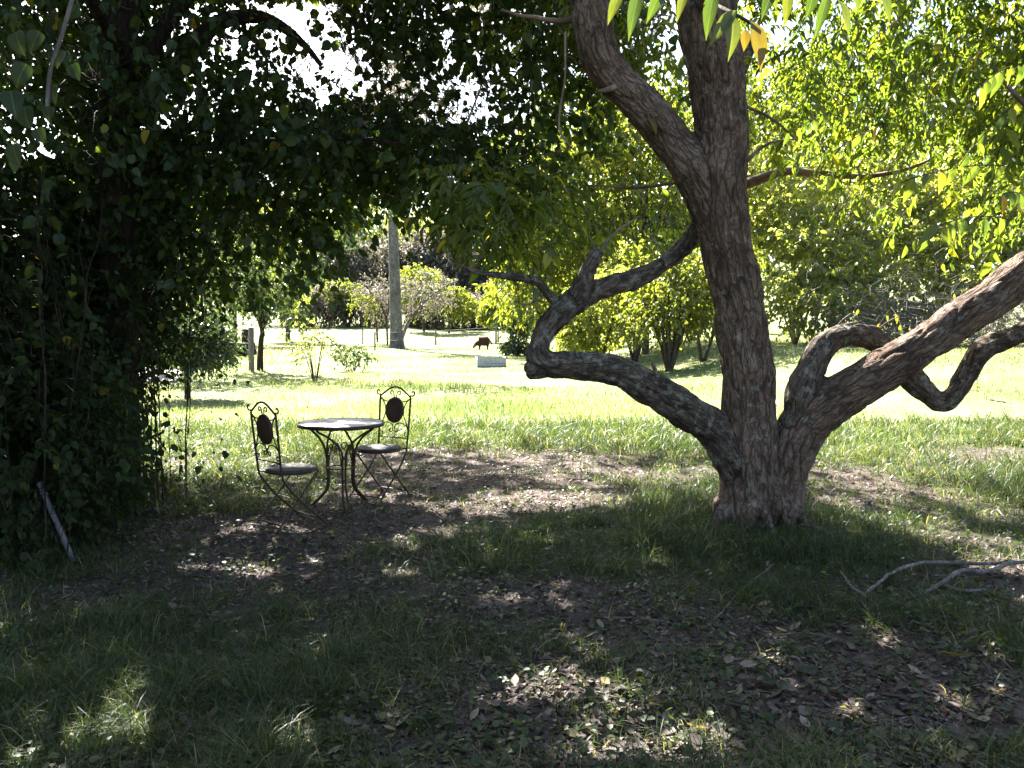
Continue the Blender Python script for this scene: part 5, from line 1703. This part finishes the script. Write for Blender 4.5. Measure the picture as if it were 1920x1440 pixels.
def sheep():
    x, y = at(906, 655, 54)
    base = (x, y, gz(x, y))
    t = thing("sheep", "brown woolly sheep grazing with its head down towards the left", "sheep", base)
    me = bpy.data.meshes.new("body")
    V = [(.28, 0, .52), (0, 0, .53), (-.26, 0, .5), (-.42, 0, .40), (-.55, 0, .24), (-.66, 0, .10), (.40, 0, .46)]
    E = [(0, 1), (1, 2), (2, 3), (3, 4), (4, 5), (0, 6)]
    R = [.25, .28, .23, .13, .10, .055, .13]
    for sx, ix in ((.27, 0), (-.24, 2)):
        for sy in (-1, 1):
            k = len(V)
            V += [(sx, sy * .12, .30), (sx + .02, sy * .12, .16), (sx + .01, sy * .12, .0)]
            R += [.10, .055, .045]
            E += [(ix, k), (k, k + 1), (k + 1, k + 2)]
    me.from_pydata(V, E, [])
    o = obj("body", me)
    sk = o.modifiers.new("skin", 'SKIN')
    for i, r in enumerate(R):
        me.skin_vertices[0].data[i].radius = (r, r)
    me.skin_vertices[0].data[1].use_root = True
    sb = o.modifiers.new("sub", 'SUBSURF')
    sb.levels = 2
    dg = bpy.context.evaluated_depsgraph_get()
    m2 = bpy.data.meshes.new_from_object(o.evaluated_get(dg))
    bpy.data.objects.remove(o)
    n = len(m2.vertices)
    co = np.empty(n * 3, np.float32)
    m2.vertices.foreach_get("co", co)
    co = co.reshape(-1, 3)
    nn = np.empty(n * 3, np.float32)
    m2.vertices.foreach_get("normal", nn)
    k = ((co[:, 2] > .24) & (co[:, 0] > -.45))
    co = co + nn.reshape(-1, 3) * (k * .05 * (fbm(co.astype(float) * 14, 3, 2) - .3))[:, None]
    m2.vertices.foreach_set("co", co.astype(np.float32).ravel())
    m2.materials.clear()
    m2.name = "body"
    m2.materials.append(M['wool'])
    m2.materials.append(M['face'])
    for p in m2.polygons:
        p.use_smooth = True
        if p.center[0] < -.5:
            p.material_index = 1
    obj("body", m2, None, t)
    for s in (-1, 1):
        b = MB()
        b.tube(spline([(-.5, s * .07, .30), (-.49, s * .13, .30), (-.48, s * .17, .27)], 7), [.02, .03, .034, .034, .03, .02, .008], 7)
        b.build("ear", M['face'], t)
    b = MB()
    b.tube(spline([(.44, 0, .5), (.52, 0, .42), (.52, 0, .30)], 7), [.05, .05, .045, .04, .035, .03, .02], 7)
    b.build("tail", M['wool'], t)
    t.scale = (1.02, 1.02, 1.1)
sheep()

def garden_bed():
    g = G(920, 690)
    base = (g[0], g[1], gz(g[0], g[1]))
    t = thing("garden_bed", "low grey corrugated metal garden bed in the sunny grass", "garden bed", base, math.radians(9))
    w, dp, h = 1.02, .55, .36
    for i, (cx, cy, ln, rot) in enumerate(((0, -dp / 2, w, 0), (0, dp / 2, w, 0), (-w / 2, 0, dp, 1), (w / 2, 0, dp, 1))):
        n = 25
        z = np.linspace(0, h, n)
        off = .012 * np.sin(z / h * 2 * np.pi * 4)
        V, Q = [], []
        for k in range(n):
            for e in (-ln / 2, ln / 2):
                for th in (0, .004):
                    V.append((e, off[k] + th, z[k]) if not rot else (off[k] + th, e, z[k]))
        for k in range(n - 1):
            a = k * 4
            Q += [[a, a + 2, a + 6, a + 4], [a + 1, a + 5, a + 7, a + 3]]
        b = MB()
        b.add(np.array(V) + [cx, cy, 0], Q)
        b.build("panel", M['galv'], t, True)
    for sx in (-1, 1):
        for sy in (-1, 1):
            b = MB()
            b.tube(np.array([[sx * w / 2, sy * dp / 2, -.05], [sx * w / 2, sy * dp / 2, h + .02]]), .025, 8)
            b.build("corner_post", M['galv'], t)
    b = MB()
    b.box((0, 0, h * .4), (w - .06, dp - .06, h * .8))
    b.build("soil", M['ground'], t, False)
garden_bed()

# ------------------------------------------------------------------ far woodland
def proto_tree(kind):
    """Returns parts (name, mesh, material key, is_stuff) around the origin."""
    parts = []
    if kind == 'scrub':
        h = 4.2
        E = [(0, 0, 1.8, 2.2, 1.8, 1.5, 2), (.9, .2, 2.9, 1.5, 1.4, 1.0, 1), (-1.0, 0, 2.4, 1.5, 1.3, 1.0, 1)]
        rows = stems_from(6, 1.6, 3.2, .06)
        lm, n, leaf = 'leaf_grey', 420, (.26, .12)
    elif kind == 'gold':
        h = 6
        E = [(0, 0, 3.8, 2.3, 2.0, 1.8, 2), (1.2, .2, 5.0, 1.5, 1.4, 1.1, 1)]
        rows = trunk_and_branches(2.0, .12, 5, 1.6, 5.0)
        lm, n, leaf = 'leaf_lime', 480, (.28, .13)
    elif kind == 'pale':
        h = 11
        E = [(0, 0, 4.5, 3.0, 2.4, 2.6, 1.5), (1.2, 0, 8.0, 2.8, 2.4, 2.4, 1.5), (-1.5, 0, 7.0, 2.4, 2.2, 2.2, 1)]
        rows = trunk_and_branches(4.0, .16, 6, 2.4, 10.0, (.3, 0))
        lm, n, leaf = 'leaf_grey', 900, (.34, .15)
    else:
        h = 15
        E = [(0, 0, 11, 3.0, 2.8, 2.6, 2), (1.5, 0, 14, 2.5, 2.4, 2.0, 1), (-1.6, 0, 8.5, 2.0, 2.0, 1.6, .8), (0, 0, 5, 2.2, 2, 1.8, .6)]
        rows = trunk_and_branches(7.0, .22, 7, 2.4, 14.0, (.4, 0))
        lm, n, leaf = 'leaf_thicket', 800, (.42, .18)
    C, D = vol_sample(E, n, .6, .42, 9)
    A, tw = twig_leaves(C, D + .5 * rng.normal(size=D.shape), 7, .8, leaf[0], leaf[1], .4, 'ovate')
    parts.append(("crown", leaf_mesh("crown", *A, 'ovate'), lm, True))
    parts.append(("twigs", twig_mesh("twigs", tw[0], tw[1], tw[2], .02), 'bark_twig', True))
    for i, r_ in enumerate(rows):
        b = MB()
        s = spline(np.array(r_), 4 * len(r_))
        b.tube(s[:, :3], s[:, 3], 6)
        parts.append(("stem" if kind == 'scrub' else ("trunk" if i == 0 else "branch"), b.mesh("stem"), 'bark_twig', False))
    for n_, me, mk, st in parts:
        me.materials.append(M[mk])
    return parts

def place_tree(parts, name, label, px, dd, sc, group):
    x, y = at(px, 0, dd)
    t = thing(name, label, "tree", (x, y, gz(x, y) - .05), random.uniform(0, 6.28), group)
    t.scale = (sc, sc, sc)
    for n_, me, mk, st in parts:
        o = bpy.data.objects.new(n_, me)
        COL.objects.link(o)
        o.parent = t
        if st:
            o["kind"] = "stuff"

scrub, gold, tall = proto_tree('scrub'), proto_tree('gold'), proto_tree('tall')
for k, px in enumerate((560, 610, 655, 700, 770, 815, 850, 885, 925, 965, 1000, 1040, 1090, 1150)):
    place_tree(scrub, "scrub_tree", "low grey twiggy scrub tree in the belt beyond the fence", px, 84 + 7 * random.random(), random.uniform(.75, 1.15), "grey scrub belt beyond the fence")
for px, dd, sc, lab in ((795, 80, 1.05, "golden green tree glowing above the bare branches right of the gum"), (842, 79, .75, "small golden green tree left of the sheep in the scrub belt"), (868, 82, .6, "lowest golden green tree above the sheep"), (650, 86, .8, "golden green tree left of the gum in the scrub belt")):
    place_tree(gold, "golden_tree", lab, px, dd, sc, "golden trees in the scrub belt")
for k, px in enumerate((380, 440, 500, 560, 610, 660, 705, 760, 800, 840, 880, 915, 950, 990, 1030, 1080, 1130, 1190, 1260, 1330)):
    place_tree(tall, "woodland_tree", "tall dark woodland tree standing far behind the scrub belt", px + random.uniform(-15, 15), 98 + 30 * random.random(), random.uniform(.8, 1.2), "far woodland trees behind the clearing")
pale = proto_tree('pale')
for k, px in enumerate((540, 590, 640, 690, 735, 780, 825, 865, 905, 945, 985, 1030, 1085)):
    place_tree(pale, "pale_tree", "pale grey green tree in the woodland wall directly behind the scrub belt", px + random.uniform(-12, 12), 93 + 6 * random.random(), random.uniform(.85, 1.2), "pale woodland trees behind the scrub belt")
for px, dd, sc, lab in ((330, 60, .75, "tall dark tree at left behind the pale glinting tree"), (440, 55, .7, "tall dark tree at left behind the slender tree"), (540, 62, .7, "tall dark tree at left of the clearing edge"), (180, 50, .8, "tall dark tree at far left behind the hedge"), (1050, 48, .55, "tall tree behind the crook of the low limb"), (960, 75, .7, "tall tree behind the round shrub")):
    place_tree(tall, "edge_tree", lab, px, dd, sc, "taller trees along the edge of the clearing")

print("polys", sum(len(m.polygons) for m in bpy.data.meshes))
